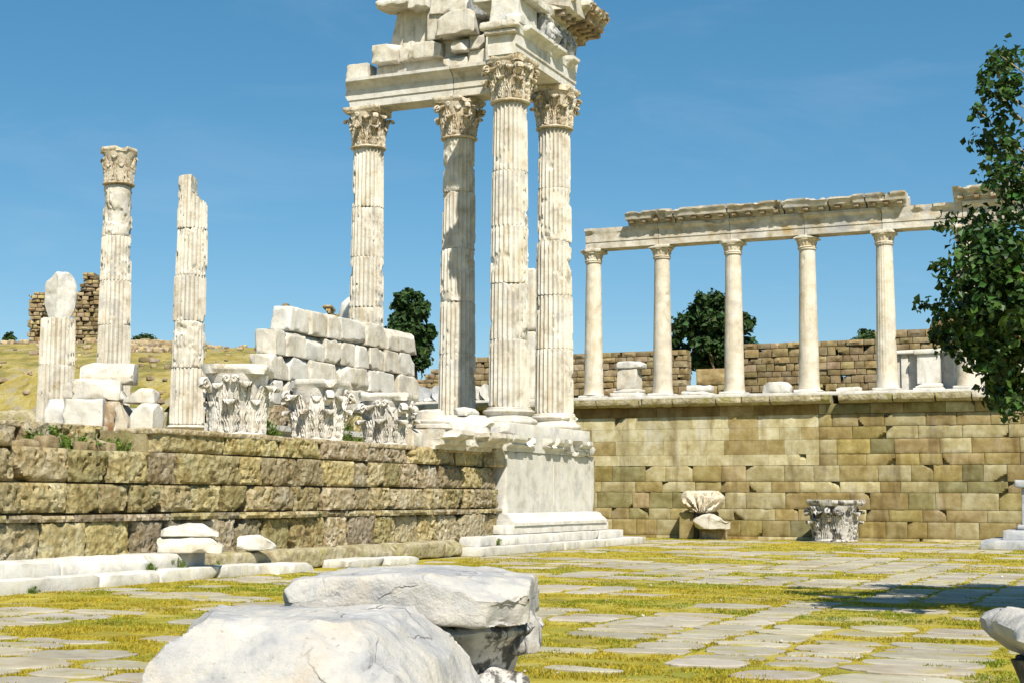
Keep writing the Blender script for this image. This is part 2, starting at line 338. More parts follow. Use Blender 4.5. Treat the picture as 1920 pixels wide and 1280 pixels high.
# paving slabs in rows along x
SLABS = []
pv = MB(); xs0 = .9
while xs0 < 21.5:
    w = rng.uniform(.6, 1.15); yy = -37. + rng.uniform(0, .6)
    while yy < 8.3:
        d = rng.uniform(.36, .8); xx = xs0
        cx, cy = xx+w/2, yy+d/2
        gv = grassy(np.array([cx]), np.array([cy]))[0]
        if (cx-w/2 > 1.75 or cy > 3.3) and gv < .055 + rng.uniform(-.13, .13) and not (cx > 15 and cy < -36) and not (cy > 6.6 and rng.random() < .75):
            gap = rng.uniform(.03, .11)
            n = 6; t = np.arange(n)/n
            rect = np.concatenate([np.stack([t, 0*t], 1), np.stack([0*t+1, t], 1), np.stack([1-t, 0*t+1], 1), np.stack([0*t, 1-t], 1)])
            P = (rect-.5)*np.array([w-gap, d-gap])
            k = np.abs(rect-.5).sum(1); P *= (1-.22*sstep(.75, 1., k)*rng.uniform(.2, 1.8))[:, None]
            P[:, 0] += (P[:, 1])*rng.uniform(-.12, .12); P[:, 1] += P[:, 0]*rng.uniform(-.05, .05)
            P += np.array([cx, cy])
            P += .10*np.stack([fbm(np.c_[P/.35, P[:, :1]*0+k], 5+k, 3) for k in (0, 1)], 1)
            z = rng.uniform(.008, .02); m = len(P); c = P.mean(0)
            tl = rng.normal(0, .006, 2)
            zt = z + (P-c) @ tl
            V = np.concatenate([np.c_[P, P[:, :1]*0-.03], np.c_[P, zt-.008], np.c_[c+(P-c)*.965, zt]])
            F = gridf(3, m, True)[:, ::-1]; V, f2 = fan(np.arange(2*m, 3*m), (*c, z), V)
            tt = rng.uniform(.82, 1.1)
            pv.add(V, [F, f2], np.array([1, rng.uniform(.97, 1.02), rng.uniform(.9, 1.03)])*tt)
            SLABS.append((xx, xx+w, yy, yy+d))
        yy += d
    xs0 += w
struct(pv.build('paving', PAVING, sharp=25))
SL = np.array(SLABS)
# short dry grass in the joints and bare patches
def blades(n, xy, hgt, wid, col, seed):
    r = np.random.default_rng(seed); n = len(xy)
    a = r.uniform(0, 2*np.pi, n); h = hgt*r.uniform(.4, 1.3, n); l = h*r.uniform(.2, 1.1, n); w = wid*r.uniform(.6, 1.3, n); b = r.uniform(0, 2*np.pi, n)
    D = np.stack([np.cos(a), np.sin(a)], 1); E = np.stack([np.cos(b), np.sin(b)], 1)
    z0 = np.zeros((n, 1))-.004
    A = np.c_[xy-D*w[:, None], z0]; B = np.c_[xy+D*w[:, None], z0]; C = np.c_[xy+E*l[:, None], h[:, None]]
    V = np.stack([A, B, C], 1).reshape(-1, 3); F = np.arange(3*n).reshape(-1, 3)
    return V, F, np.repeat(col, 3, 0)
gr = MB()
cand = []
for k in range(9):
    Z = rng.uniform(9, 50, 90000)**1.0; X = rng.uniform(-.36, .36, 90000)*Z
    keep = rng.random(90000) < np.clip(16/Z, 0, 1); cand.append(np.stack([CAM[0]+X*.91355-Z*.40674, CAM[1]+X*.40674+Z*.91355], 1)[keep])
xy = np.concatenate(cand)
xy = xy[((xy[:, 0] > 1.7) | (xy[:, 1] > 2.9)) & (xy[:, 1] < 8.55)]
gv = grassy(xy[:, 0], xy[:, 1]); fine = fbm(np.c_[xy/.28, xy[:, :1]*0], 12, 2)
inside = np.zeros(len(xy), bool)
order = np.floor(xy[:, 1]*10).astype(int)
for (a, b, c, d) in SL:
    pass
# rows share y ranges: test slab membership row by row
rows = {}
for q in SL: rows.setdefault((q[0], q[1]), []).append(q)
for (a, b), ss in rows.items():
    m = np.where((xy[:, 0] > a+.05) & (xy[:, 0] < b-.05))[0]
    if not len(m): continue
    ss = np.array(ss); y = xy[m, 1][:, None]
    inside[m] = ((y > ss[None, :, 2]+.05) & (y < ss[None, :, 3]-.05)).any(1)
keep = (~inside & (fine > -.25)) | (inside & (gv > .02) & (fine > .45))
xy = xy[keep]; gv = gv[keep]; fine = fine[keep]
green = sstep(-.1, .5, fbm(np.c_[xy/1.3, xy[:, :1]*0+5], 33, 3)+.25*rng.normal(size=len(xy)))[:, None]
colr = (1-green)*np.array([[1.45, 1.22, .75]])+green*np.array([[.62, .9, .5]])
colr = colr*rng.uniform(.7, 1.25, (len(xy), 1))
dist = np.hypot(xy[:, 0]-CAM[0], xy[:, 1]-CAM[1])
V, F, T = blades(len(xy), xy, .012+.018*sstep(-.2, .6, fine), .006+dist*.0002, colr, 3)
gr.add(V, F, T)
tag(gr.build('grass', GRASS, smooth=False), 'short yellow green grass growing between the paving slabs', 'grass', kind='stuff')

# ------------------------------------------------------------------ block walls
def wall_blocks(mb, o, u, n, L, courses, wm, wv=.35, res=.06, rad=.04, amp=.015, nsc=.15, gap=.012, depth=.25, seed=0, off=.02, chip=.25, tint=None, keep=None, cap=False, slant=.02, pit=0, vgap=1., wobk=.5, zj=0, ue=1.):
    r = np.random.default_rng(seed); o = np.array(o, float); u = np.array(u, float); n = np.array(n, float)
    for ci, (z0, z1) in enumerate(courses):
        x = -r.uniform(0, wm)
        while x < L:
            w = wm*r.uniform(1-wv, 1+wv); a, b = max(x, 0), min(x+w, L); x += w
            if b-a < .12: continue
            zc0, zc1 = z0+gap/2, z1-gap/2
            if keep is not None:
                k = keep((a+b)/2, (z0+z1)/2, z1-z0, r)
                if not k: continue
            if zj: zc0 += abs(r.normal(0, zj)); zc1 -= abs(r.normal(0, zj))
            nu = max(3, int((b-a)/res)); nv = max(3, int((zc1-zc0)/res))
            U, Vv = np.meshgrid(np.linspace(a+vgap*gap/2, b-vgap*gap/2, nu), np.linspace(zc0, zc1, nv), indexing='ij')
            sl1, sl2 = r.normal(0, slant, 2); fr = (U-a)/(b-a); vv = (Vv-(z0+z1)/2)
            Us = U+vv*(sl1*(1-fr)+sl2*fr)
            wob = wobk*rad*fbm(np.c_[U.ravel()*6, Vv.ravel()*6, np.full(U.size, ci+seed*1.7)], seed, 2).reshape(U.shape)
            e = np.minimum(np.minimum(U-a, b-U)*ue, np.minimum(Vv-zc0, zc1-Vv)+gap/2)+wob
            D = -rad*np.clip(1-e/rad, 0, 1)**2
            if r.random() < chip:
                cu = a if r.random() < .5 else b; cz = z0 if r.random() < .4 else z1; s = r.uniform(.12, .34)*min(1, (z1-z0)/.4)
                q = (np.abs(U-cu)*r.uniform(.6, 1.1)+np.abs(Vv-cz))+wob*2
                D = np.minimum(D, -.9*depth*sstep(s, s*.55, q))
            P = o+Us[..., None]*u+Vv[..., None]*np.array([0, 0, 1.])
            D = D+amp*fbm(P.reshape(-1, 3)/nsc, seed, 4, .6).reshape(U.shape)+r.normal(0, off)
            if pit: D = D-pit*sstep(.1, .5, fbm(P.reshape(-1, 3)/.075, seed+40, 2)).reshape(U.shape)*sstep(-.35, .1, fbm(P.reshape(-1, 3)/.7, seed+41, 2)).reshape(U.shape)
            P = P+D[..., None]*n
            Q = np.pad(P, ((1, 1), (1, 1), (0, 0)), 'edge')
            base = np.pad(o+Us[..., None]*u+Vv[..., None]*np.array([0, 0, 1.]), ((1, 1), (1, 1), (0, 0)), 'edge')-depth*n
            ring = np.zeros(Q.shape[:2], bool); ring[0] = ring[-1] = True; ring[:, 0] = ring[:, -1] = True
            Q[ring] = base[ring]
            F = gridf(nu+2, nv+2)
            if np.dot(np.cross(u, [0, 0, 1]), n) < 0: F = F[:, ::-1]
            t = tint(r) if tint else np.ones(3)
            mb.add(Q.reshape(-1, 3), F, t)
            if cap:
                c4 = np.array([[0, 0, 0]]*4, float); c4[:] = [Q[0, 0], Q[-1, 0], Q[-1, -1], Q[0, -1]]; mb.add(c4, [[3, 2, 1, 0]], t)
def boxm(mb, x0, x1, y0, y1, z0, z1, tint=None):
    V = [(x, y, z) for x in (x0, x1) for y in (y0, y1) for z in (z0, z1)]
    mb.add(V, [[0, 1, 3, 2], [4, 6, 7, 5], [0, 4, 5, 1], [2, 3, 7, 6], [0, 2, 6, 4], [1, 5, 7, 3]], tint)
def t_tufa(r):
    a = r.uniform(.66, 1.2); b = r.random() < .45; return np.array([a, a*r.uniform(.98, 1.04), a*(r.uniform(1.0, 1.12) if b else r.uniform(.76, .95))])
def t_ochre(r):
    k = r.random(); a = r.uniform(.8, 1.12)
    if k < .1: return np.array([.74, .82, .84])*a
    if k < .36: return np.array([1.35, 1.45, 1.75])*a
    if k < .38: return np.array([.92, .80, .68])*a
    return np.array([1, r.uniform(.94, 1.02), r.uniform(.8, 1.1)])*a
def t_pale(r):
    k = r.random(); a = r.uniform(.9, 1.12)
    if k < .62: return np.array([1.5, 1.66, 2.2])*a
    if k < .7: return np.array([.95, 1.02, 1.2])*a*.95
    return np.array([1.02, 1, .98])*a
def t_rub(r):
    a = r.uniform(.65, 1.2)
    return np.array([a, a*r.uniform(.94, 1.02), a*r.uniform(.78, 1.08)])

# podium: earth core and rough tan block wall facing +x
core = MB(); boxm(core, -19, -.8, -36, -18.85, -.2, 2.42); boxm(core, -19, .40, -18.85, 2.2, -.2, 2.42); boxm(core, -.8, .45, -36, -18.86, -.2, 2.04); boxm(core, .46, .8, -36, 2.0, -.2, .3)
struct(core.build('podium_ground', SOIL, smooth=False))
pw = thing('podium_wall', 'rough pitted tan block wall of the temple podium behind the marble steps', 'wall', (.75, -18, 0))
mb = MB(); kw = dict(res=.034, amp=.022, nsc=.14, gap=.012, depth=.34, tint=t_tufa, pit=.05, off=.045, vgap=5.5, wobk=1.2, zj=.008, ue=.5, slant=.03)
y0 = -36
O = lambda x: (x-.75, y0+18, 0)
wall_blocks(mb, O(.80), (0, 1, 0), (1, 0, 0), 30.6, [(.28, .95)], 1.05, seed=1, rad=.06, chip=.55, **kw)
wall_blocks(mb, O(.84), (0, 1, 0), (1, 0, 0), 30.6, [(.93, 1.06)], .9, seed=21, rad=.04, chip=.5, **kw)
wall_blocks(mb, O(.76), (0, 1, 0), (1, 0, 0), 30.6, [(1.06, 1.53)], .85, seed=2, rad=.06, chip=.9, **kw)
wall_blocks(mb, O(.70), (0, 1, 0), (1, 0, 0), 30.6, [(1.53, 2.06)], .95, seed=3, rad=.052, chip=.5, **kw)
mb.build('masonry', TUFA, pw)
mb = MB()
wall_blocks(mb, (.68-.75, -18.9+18, 0), (0, 1, 0), (1, 0, 0), 13.4, [(2.06, 2.45)], 1.45, seed=4, rad=.06, chip=.15, **kw)
V, F = stone((.9, 13.3, .1), 5, .03, .2, .02, .3, 0); mb.add(xf(V, (.2-.75, -12.2+18, 2.365)), F, (1.05, 1.05, 1.1))
wall_blocks(mb, (-.5-.75, y0+18, 0), (0, 1, 0), (1, 0, 0), 17.4, [(2.06, 2.5)], .8, seed=6, rad=.07, chip=.35, **kw)
V, F = stone((.5, 17.3, .1), 7, .03, .2, .02, .3, 0); mb.add(xf(V, (-.8-.75, -27.3+18, 2.41)), F)
V, F = stone((.8, 2.6, .22), 8, .05, .06, .03, .15, 2); mb.add(xf(V, (.25-.75, -23.5+18, 2.05)), F)
V, F = stone((.7, 2.4, .19), 9, .05, .06, .03, .15, 2); mb.add(xf(V, (.15-.75, -23.55+18, 2.275)), F)
mb.build('top_ledge', TUFA, pw)

# ------------------------------------------------------------------ marble corner of the podium
pc = thing('marble_pedestal', 'white marble pedestal at the podium corner carrying the tall columns', 'pedestal', (.4, -2.2, 0))
def V2(o): return (o[0]-.4, o[1]+2.2, o[2])
V, F = stone((.85, 3.05, 1.56), 11, .02, .08, .006, .3, 2, .12); MB().add(V, F).build('panel', MARBLEW, pc, V2((.475, -3.78, .92)))
V, F = stone((.85, 3.05, 1.56), 12, .02, .08, .006, .3, 2, .14); MB().add(V, F).build('panel', MARBLEW, pc, V2((.470, -.72, .92)))
prof = [(-.3, 0), (.82, 0), (.82, .08), (.72, .16), (.66, .2), (.62, .27), (.5, .31), (-.3, .31)]
def mould(name, prof, y0, y1, loc, mat, seed, brk=None, ends=(.05, .05), parent=None, amp=.006):
    V, F = extrude([(b, c) for b, c in prof], y0, y1, .06, seed, amp, brk, ends)
    V = V[:, [1, 0, 2]]; F = [np.asarray(f)[:, ::-1] for f in F]
    return MB().add(V, F).build(name, mat, parent, loc)
mould('base_moulding', prof, -5.6, .95, V2((.43, 0, .63)), MARBLEW, 13, breaker(0, 99, 1, 3), (.1, .04), pc)
V, F = stone((1.0, 6.9, .22), 14, .02, .12, .008, .4, 2, .1); MB().add(V, F).build('plinth', MARBLEW, pc, V2((.72, -2.35, .43)))
prof = [(-.3, 0), (.50, 0), (.52, .1), (.60, .14), (.66, .16), (.64, .2), (.72, .26), (.74, .3), (.74, .40), (-.3, .40)]
mould('cornice', prof, -5.5, .1, V2((.43, 0, 2.475)), MARBLEW, 15, breaker(1, .5, 1, 44, .55, -.05), (.12, .1), pc, .012)
V, F = stone((1.66, 5.95, .33), 16, .02, .12, .008, .4, 3, .12); MB().add(V, F).build('column_plinth', MARBLEW, pc, V2((-.03, -2.15, 2.875)))
# two marble steps below it (each course of long slabs)
LBL = 'marble step slab of the lower course below the tall pedestal, '
def slab(x1, dx, ya, yb, z0, z1, label, group, mat=MARBLEW, cuts=2, **k):
    return stone_obj('step_slab', mat, (dx, yb-ya-.012, z1-z0), (x1-dx/2, (ya+yb)/2, z0), label, 'step', group, cuts=cuts, cd=.08, amp=.008, nsc=.4, rad=.015, res=.1, **k)
G1 = 'marble step slabs around the podium corner'
slab(1.78, .75, -8.6, -6.9, 0, .2, 'marble slab at the near end of the lower step under the tall pedestal', G1)
slab(1.76, .75, -6.9, -3.6, 0, .2, 'long middle slab of the lower step under the tall pedestal', G1)
slab(1.79, .75, -3.6, -.6, 0, .2, 'cracked slab of the lower step below the pedestal, right of its middle', G1)
slab(1.78, 1.6, -.6, 2.75, 0, .2, 'corner slab of the lower step nearest the ochre wall', G1)
slab(1.42, .5, -8.0, -7.0, .2, .42, 'short loose block at the near end of the upper pedestal step', G1)
slab(1.44, .5, -6.6, -3.0, .2, .42, 'long clean slab of the upper step under the tall pedestal', G1)
slab(1.44, .5, -3.0, -.2, .2, .42, 'second slab of the upper pedestal step, next to its corner slab', G1)
slab(1.44, 1.4, -.2, 1.75, .2, .42, 'corner slab of the upper step under the tall pedestal', G1)
# long steps on the left
G2 = 'marble steps along the foot of the podium wall'
for a, b, l in ((-32, -26, 'marble block of the upper step leaving the picture at the left'), (-26, -21.9, 'grey white block of the upper step at the left edge of the picture'), (-21.9, -19.9, 'veined block in the middle of the upper left step'), (-19.9, -18.4, 'last block at the right end of the upper left step')):
    slab(1.33, .55, a, b, .17, .42, l, G2)
for a, b, l in ((-32, -25, 'marble block of the lower step leaving the picture at the left'), (-25, -21.4, 'pale block of the lower step at the left edge of the picture'), (-21.4, -20.0, 'grey stained block of the lower left step'), (-20.0, -18.45, 'white block of the lower left step below the gap'), (-18.45, -17.2, 'broken tapering end block of the lower left step')):
    slab(1.65, .9, a, b, -.02, .19, l, G2, cuts=3)
slab(1.95, .6, -17.15, -15.9, 0, .17, 'detached marble block beyond the end of the lower left step', G2, cuts=4)
slab(1.85, .6, -14.6, -13.2, -.02, .15, 'small marble slab between lichen kerb and foreground capital', G2, cuts=4)
slab(1.95, .6, -13.2, -11.9, -.02, .14, 'flat marble slab end by the grass before the pedestal steps', G2, cuts=4)
# lichen kerb
kb = [(-18.1, -16.3), (-16.2, -13.4), (-13.35, -11.6), (-11.6, -9.4), (-9.4, -8.2)]
kl = ['low lichen covered kerb block right of the upper left step', 'long low kerb block with yellow lichen, second from the left', 'tan kerb block with grass, in the middle of the kerb', 'low kerb block below the shaded podium wall', 'last low kerb block before the pedestal steps']
for (a, b), l in zip(kb, kl):
    stone_obj('kerb_block', KERB, (.6, b-a-.05, .34), (1.0, (a+b)/2, .02), l, 'kerb', 'lichen kerb blocks at the wall foot', cuts=3, cd=.12, amp=.03, nsc=.2, rad=.05, res=.06)
# loose white slabs leaning at the wall
def foot(px0, py0, px1, py1, Z, d, label, seed, mat=MARBLE):
    w = (px1-px0)/2800*Z; X = ((px0+px1)/2-960)/2800*Z; q = (CAM[0]+X*.91355-(Z+d/2)*.40674, CAM[1]+X*.40674+(Z+d/2)*.91355)
    stone_obj('marble_slab', mat, (w, d, (py1-py0)/2800*Z), (q[0], q[1], 1.35+(929-py1)/2800*Z), label, 'slab', cuts=6, cd=.14, amp=.02, rz=R(30), rad=.02, res=.04, seed=seed)
foot(298, 1004, 418, 1036, 24.3, .5, 'lower of two stacked broken marble slabs at the wall foot', 871)
foot(305, 982, 412, 1006, 24.4, .45, 'upper of two stacked broken marble slabs at the wall foot', 872, MARBLEW)
foot(446, 1003, 520, 1030, 26.2, .4, 'small broken marble lump on the kerb right of the stacked slabs', 873, MARBLEW)

# ------------------------------------------------------------------ fluted columns
def drum(z0, z1, r0, r1, dmg=.3, seed=0, nfl=24, smooth=0., mark=None, res=.055, ends=1.):
    n = nfl*7; th = np.linspace(0, 2*np.pi, n, endpoint=False); nz = max(4, int((z1-z0)/res))
    zs = np.concatenate([[z0, z0+.012, z0+.03], np.linspace(z0+.06, z1-.06, nz), [z1-.03, z1-.012, z1]])
    T, Z = np.meshgrid(th, zs); t = (Z-z0)/(z1-z0); Rr = r0+(r1-r0)*t
    uu = (T*nfl/(2*np.pi)) % 1; k = np.clip(np.abs(uu-.5)/.39, 0, 1); fl = .062*np.sqrt(1-k**2)*(1-smooth)
    P = np.stack([Rr*np.cos(T), Rr*np.sin(T), Z], -1).reshape(-1, 3)
    n1 = fbm(P/.55, seed, 4).reshape(T.shape); n2 = fbm(P/.16, seed+5, 3).reshape(T.shape)
    lim = (.052+.016*n2)*sstep(.40-.5*dmg, .52-.5*dmg, n1+.35*n2)+.012*np.maximum(0, n2)*min(1, dmg*2)
    e = np.minimum(Z-z0, z1-Z); ew = .05+.05*n1
    lim = lim+ends*(.022*sstep(ew, 0, e)*(1+n2)+.012*sstep(.012, 0, e))
    big = fbm(P/.8+3, seed+9, 3).reshape(T.shape)
    lim = lim+(.07+.02*n2)*min(1, dmg*1.3)*sstep(.38, .46, big)
    if mark is not None: lim = lim+mark(T, Z, n1, n2)
    r = np.minimum(Rr-fl, Rr-lim)+.004*n2
    V = np.stack([r*np.cos(T), r*np.sin(T), Z], -1).reshape(-1, 3)
    F = gridf(len(zs), n, True)[:, ::-1]
    V, f1 = fan(np.arange(n)[::-1], (0, 0, z0), V); V, f2 = fan(np.arange((len(zs)-1)*n, len(zs)*n), (0, 0, z1), V)
    return V, [F, f1, f2]
BASEP = [(0, 0), (.66, 0), (.73, .025), (.765, .075), (.765, .11), (.73, .16), (.67, .185), (.645, .20), (.62, .235), (.615, .265), (.63, .29), (.655, .305), (.68, .325), (.695, .355), (.685, .39), (.655, .41), (.62, .42), (.62, .445), (.585, .455), (.57, .48), (0, .48)]
def leaf_mesh(h, w, curl, lean, r0, r1, seed, lobes=4):
    """carved acanthus leaf standing against a bell; local x = outward, y = across, z = up"""
    ns, nt = 30, 19; s = np.linspace(0, 1, ns); t = np.linspace(-1, 1, nt)
    hb = .80; zs = np.where(s < hb, h*s/hb*.93, 0.); xs = np.where(s < hb, lean*(s/hb)**2.2, 0.)
    a = (s-hb)/(1-hb)*R(225); m = s >= hb
    zs[m] = h*.93+curl*.9*np.sin(a[m]); xs[m] = lean+curl*(1-np.cos(a[m]))
    wd = w*(.80+.30*np.sin(np.pi*np.clip(s/.95, 0, 1))**1.5)*np.where(s < .72, 1, np.sqrt(np.maximum(.02, 1-((s-.72)/.285)**2)))
    wd = wd*(1-.20*np.abs(np.cos(np.pi*lobes*s+.4))**3*(s < .85))
    S, T = np.meshgrid(s, t, indexing='ij'); th = np.abs(T)
    vein = np.cos((th*1.15-S*1.0)*np.pi*lobes*1.25)
    rel = .036*np.exp(-(T/.10)**2)*(S < .95)+.028*vein*sstep(.12, .3, th)+.020*np.sin(np.pi*th)*(.4+S)
    x = xs[:, None]+rel; y = T*wd[:, None]; z = np.repeat(zs[:, None], nt, 1)+.04*h*th*(S < hb)
    A = np.stack([x, y, z], -1); B = A.copy(); B[..., 0] -= .045+.06*(1-S)+rel; B[..., 1] *= .93
    V = np.concatenate([A.reshape(-1, 3), B.reshape(-1, 3)]); F = gridf(ns, nt); nA = ns*nt
    ring = np.concatenate([np.arange(nt), np.arange(1, ns)*nt+nt-1, (ns-1)*nt+np.arange(nt-2, -1, -1), np.arange(ns-2, 0, -1)*nt])
    F2 = np.stack([ring, np.roll(ring, -1), np.roll(ring, -1)+nA, ring+nA], 1)
    return V, [F, F[:, ::-1]+nA, F2[:, ::-1]]
def spiral(c, r0, turns, a0, sgn=1, n=26):
    a = a0+sgn*np.linspace(0, turns*2*np.pi, n); r = r0*(1-np.linspace(0, .85, n))
    return np.stack([c[0]+r*np.cos(a), c[1]+r*np.sin(a)], 1)
def capital(parent, z=0., H=1.23, rb=.49, seed=0, loss=.25, mat=None, abacus_loss=.2, tall=1., names=True):
    """Corinthian capital: bell + abacus, acanthus leaves, volutes; built as the part 'capital' with sub-parts"""
    r = np.random.default_rng(seed); mat = mat or CARVED
    bellr = lambda zz: rb*(.93+.02*np.sin(zz*3)+.30*sstep(.45*H, H, zz)+.0*zz)
    zz = np.linspace(0.05, H-.17, 22)
    prof = [(0, 0), (rb+.05, 0), (rb+.075, .02), (rb+.075, .05), (rb+.03, .07)]+[(bellr(q), q) for q in zz[1:]]+[(0, H-.17)]
    V, F = lathe(prof, 72); V = V+.012*np.stack([fbm(V/.2+4*k, seed+k, 3) for k in range(3)], 1)
    capo = MB().add(V, F).build('capital', mat, parent, (0, 0, z))
    # abacus with concave sides
    n = 120; ph = np.linspace(0, 2*np.pi, n, endpoint=False); psi = (ph+np.pi/4) % (np.pi/2)-np.pi/4
    hw = .575*rb/.49; rho = np.minimum((hw+.10*np.tan(np.abs(psi))**2.)/np.cos(psi), .86*rb/.49)
    L = [(.0, .90), (.03, .93), (.07, .985), (.085, 1.), (.15, 1.01), (.17, 1.0)]
    V = np.concatenate([np.stack([rho*k*np.cos(ph), rho*k*np.sin(ph), 0*ph+q], 1) for q, k in L])
    F = gridf(len(L), n, True)[:, ::-1]
    V, f1 = fan(np.arange(n)[::-1], (0, 0, 0), V); V, f2 = fan(np.arange(5*n, 6*n), (0, 0, .17), V)
    for k in range(int(6*abacus_loss)+2):
        a = np.pi/4+np.pi/2*r.integers(0, 4)+r.normal(0, .15); nn = np.array([np.cos(a), np.sin(a), r.uniform(-.3, .6)]); d = r.uniform(.58, .78)*rb/.49
        V = cut(V, nn/np.linalg.norm(nn)*d, nn, .02, .12, seed+k)
    V = V+.012*np.stack([fbm(V/.12+3*k, seed+30+k, 3) for k in range(3)], 1)
    MB().add(V, [F, f1, f2]).build('abacus', mat, capo, (0, 0, H-.17))
    mb = MB()
    for row, (h, w, curl, lean, off, z0) in enumerate([(.44*H, .150, .062, .085, 0, .06), (.69*H, .155, .07, .135, .5, .06)]):
        for k in range(8):
            if r.random() < loss*.18: continue
            V, F = leaf_mesh(h*r.uniform(.95, 1.04), w*rb/.49, curl, lean, 0, 0, seed+k)
            V[:, 0] += rb*.93+(.075 if row == 0 else .035)
            if r.random() < loss: q = rb*.93+.07+.05*row; V[:, 0] = np.where(V[:, 0] > q, q+(V[:, 0]-q)*r.uniform(.1, .5), V[:, 0])
            V[:, 2] += z0
            a = (k+off)*np.pi/4+np.pi/8*0
            # wrap across the bell
            ang = V[:, 1]/(rb*1.05); rad = V[:, 0]
            V = np.stack([rad*np.cos(ang+a), rad*np.sin(ang+a), V[:, 2]], 1)
            V = V+.007*np.stack([fbm(V/.05+3*q, seed+50+q, 2) for q in range(3)], 1)
            mb.add(V, F)
    if mb.n: mb.build('acanthus_leaves', mat, capo)
    mb = MB()
    for k in range(4):
        mb = MB(); a = np.pi/4+k*np.pi/2
        if r.random() > loss*.8:
            s = np.linspace(0, 1, 14); x = rb*1.02+.21*s**1.4; zc = .50*H+(H-.26-.50*H)*s
            sp = spiral((rb*1.02+.21, H-.36), .10, 1.4, np.pi/2, -1)
            pts = np.concatenate([np.stack([x[:-1], 0*s[:-1], zc[:-1]], 1), np.stack([sp[:, 0], 0*sp[:, 0], sp[:, 1]], 1)])
            V, F = tube(pts, np.linspace(.042, .03, len(pts)), 10); V[:, 1] *= 2.3; mb.add(xf(V, rz=a), F)
            V = mb.v[0]; mb.v[0] = V+.006*np.stack([fbm(V/.06+3*q, seed+70+q, 2) for q in range(3)], 1); mb.build('volute', mat, capo)
        for sd in (-1, 1):
            if r.random() < loss: continue
            s = np.linspace(0, 1, 12); y = sd*(.26-.12*s); zc = .55*H+(.24*H)*s; rr = rb*1.1+.08*s
            sp = spiral((sd*.075, .79*H), .07, 1.2, 0 if sd > 0 else np.pi, sd)
            pts = np.concatenate([np.stack([rr, y, zc], 1), np.stack([0*sp[:, 0]+rb*1.1+.09, sp[:, 0], sp[:, 1]], 1)])
            V, F = tube(pts, .028, 8); V = xf(V, rz=k*np.pi/2); V = V+.006*np.stack([fbm(V/.06+3*q, seed+80+q, 2) for q in range(3)], 1)
            MB().add(V, F).build('helix', mat, capo)
    return capo
def shaft_r(z): t = (z-3.68)/(11.85-3.68); return .555-.075*t-.02*t*t*(t > 0)
CAPT = 13.08
def column(x, y, zb, joints, label, dm, seed, base=True, cap=True, shaft0=3.68, mat=MARBLE, marks={}, rz=.1, smooth={}):
    t = thing('fluted_column', label, 'column', (x, y, zb), 0, 'fluted temple columns')
    if base:
        V, F = lathe(BASEP, 96)
        V = V+.006*np.stack([fbm(V/.2+3*k, seed+k, 3) for k in range(3)], 1)
        if base == 2:
            s = fbm(V/.5, seed+3, 3); m = (V[:, 2] > .28)*sstep(.0, .15, s); rr = np.hypot(V[:, 0], V[:, 1]); k = np.minimum(1, .6/np.maximum(rr, .01)); V[:, :2] *= (1-m*(1-k))[:, None]
        MB().add(V, F).build('base', mat, t, (0, 0, 3.2-zb), (0, 0, .4))
    js = [shaft0]+joints
    for i in range(len(js)-1):
        a, b = js[i], js[i+1]
        V, F = drum(a-zb, b-zb, shaft_r(a), shaft_r(b), dm[i], seed*17+i, mark=marks.get(i), smooth=smooth.get(i, 0))
        r = np.random.default_rng(seed*3+i)
        MB().add(V, F).build('drum', mat, t, (*r.normal(0, .009, 2), 0), (0, 0, rz+r.normal(0, .02)), sharp=50)
    if cap: capital(t, 11.85-zb, CAPT-11.85, .47, seed, .25 if cap is True else cap)
    return t
J = [5.42, 6.98, 8.5, 10.03, 11.85]
column(0, -3.15, 3.2, [5.45, 6.95, 8.48, 9.98, 11.85], 'tallest nearest fluted column, in front under the corner of the entablature', [.02, .38, .42, .3, .12], 31, cap=.12)
column(0, 0, 3.2, [5.5, 7.02, 8.57, 10.1, 11.85], 'fluted column at the right corner under the overhanging cornice, with gouged flutes', [.05, .32, .45, .5, .36], 32, base=2, cap=.35)
column(-3.07, 0, 3.2, [5.45, 6.99, 8.54, 10.25, 11.85], 'fluted column half in shadow behind and left of the nearest column', [.1, .3, .3, .4, .5], 33, cap=.2, smooth={4: .5})
column(-6.15, 0, 3.2, J, 'fluted column at the left end of the architrave, above the stacked block wall', [.2, .35, .3, .35, .5], 34, cap=.35)
def brk_top(T, Z, n1, n2):
    return np.maximum(0, (np.cos(T-R(-15)))*.62*sstep(8.2-3.2, 8.45-3.2, Z)*0)
t = column(-12.62, 0, 3.45, [5.35, 6.83, 8.3, 9.83], 'lone fluted column with its top broken away on the right side', [.02, .9, .12, .55], 35, base=False, cap=False, shaft0=3.57, smooth={1: .6})
V, F = drum(9.83-3.45, 11.55-3.45, shaft_r(9.83), shaft_r(11.5), .3, 351)
right = np.array([.905, .41, 0.])
V = cut(V, (right*.02+np.array([0, 0, 10.95-3.45])), right+np.array([0, 0, .12]), .05, .25, 3) if False else V
h = V[:, 2]-(10.62-3.45); lim = .46-.42*sstep(0, .35, h+.15*fbm(V/.3, 4, 3)); d = V @ right; m = (d > lim) & (h > -.3)
V[m] -= right[None]*((d-lim)[m]+.02*fbm(V[m]/.12, 9, 3))[:, None]
MB().add(V, F).build('drum', MARBLE, t, (.01, 0, 0), sharp=50)
V, F = lathe([(0, 0), (.62, 0), (.64, .03), (.6, .06), (.57, .1), (0, .1)], 72); MB().add(V, F).build('base', MARBLE, t, (0, 0, 0))
column(-15.6, 0, 3.3, [5.35, 6.84, 8.3, 9.77, 11.5], 'lone fluted column on the left keeping its carved capital', [.05, .08, .05, .4, 1.0], 36, base=False, cap=False, shaft0=3.35, smooth={4: .5})
capital(bpy.data.objects['fluted_column.005'] if 'fluted_column.005' in bpy.data.objects else t, 11.5-3.3, 1.23, .45, 36, .95, None, 2.2)
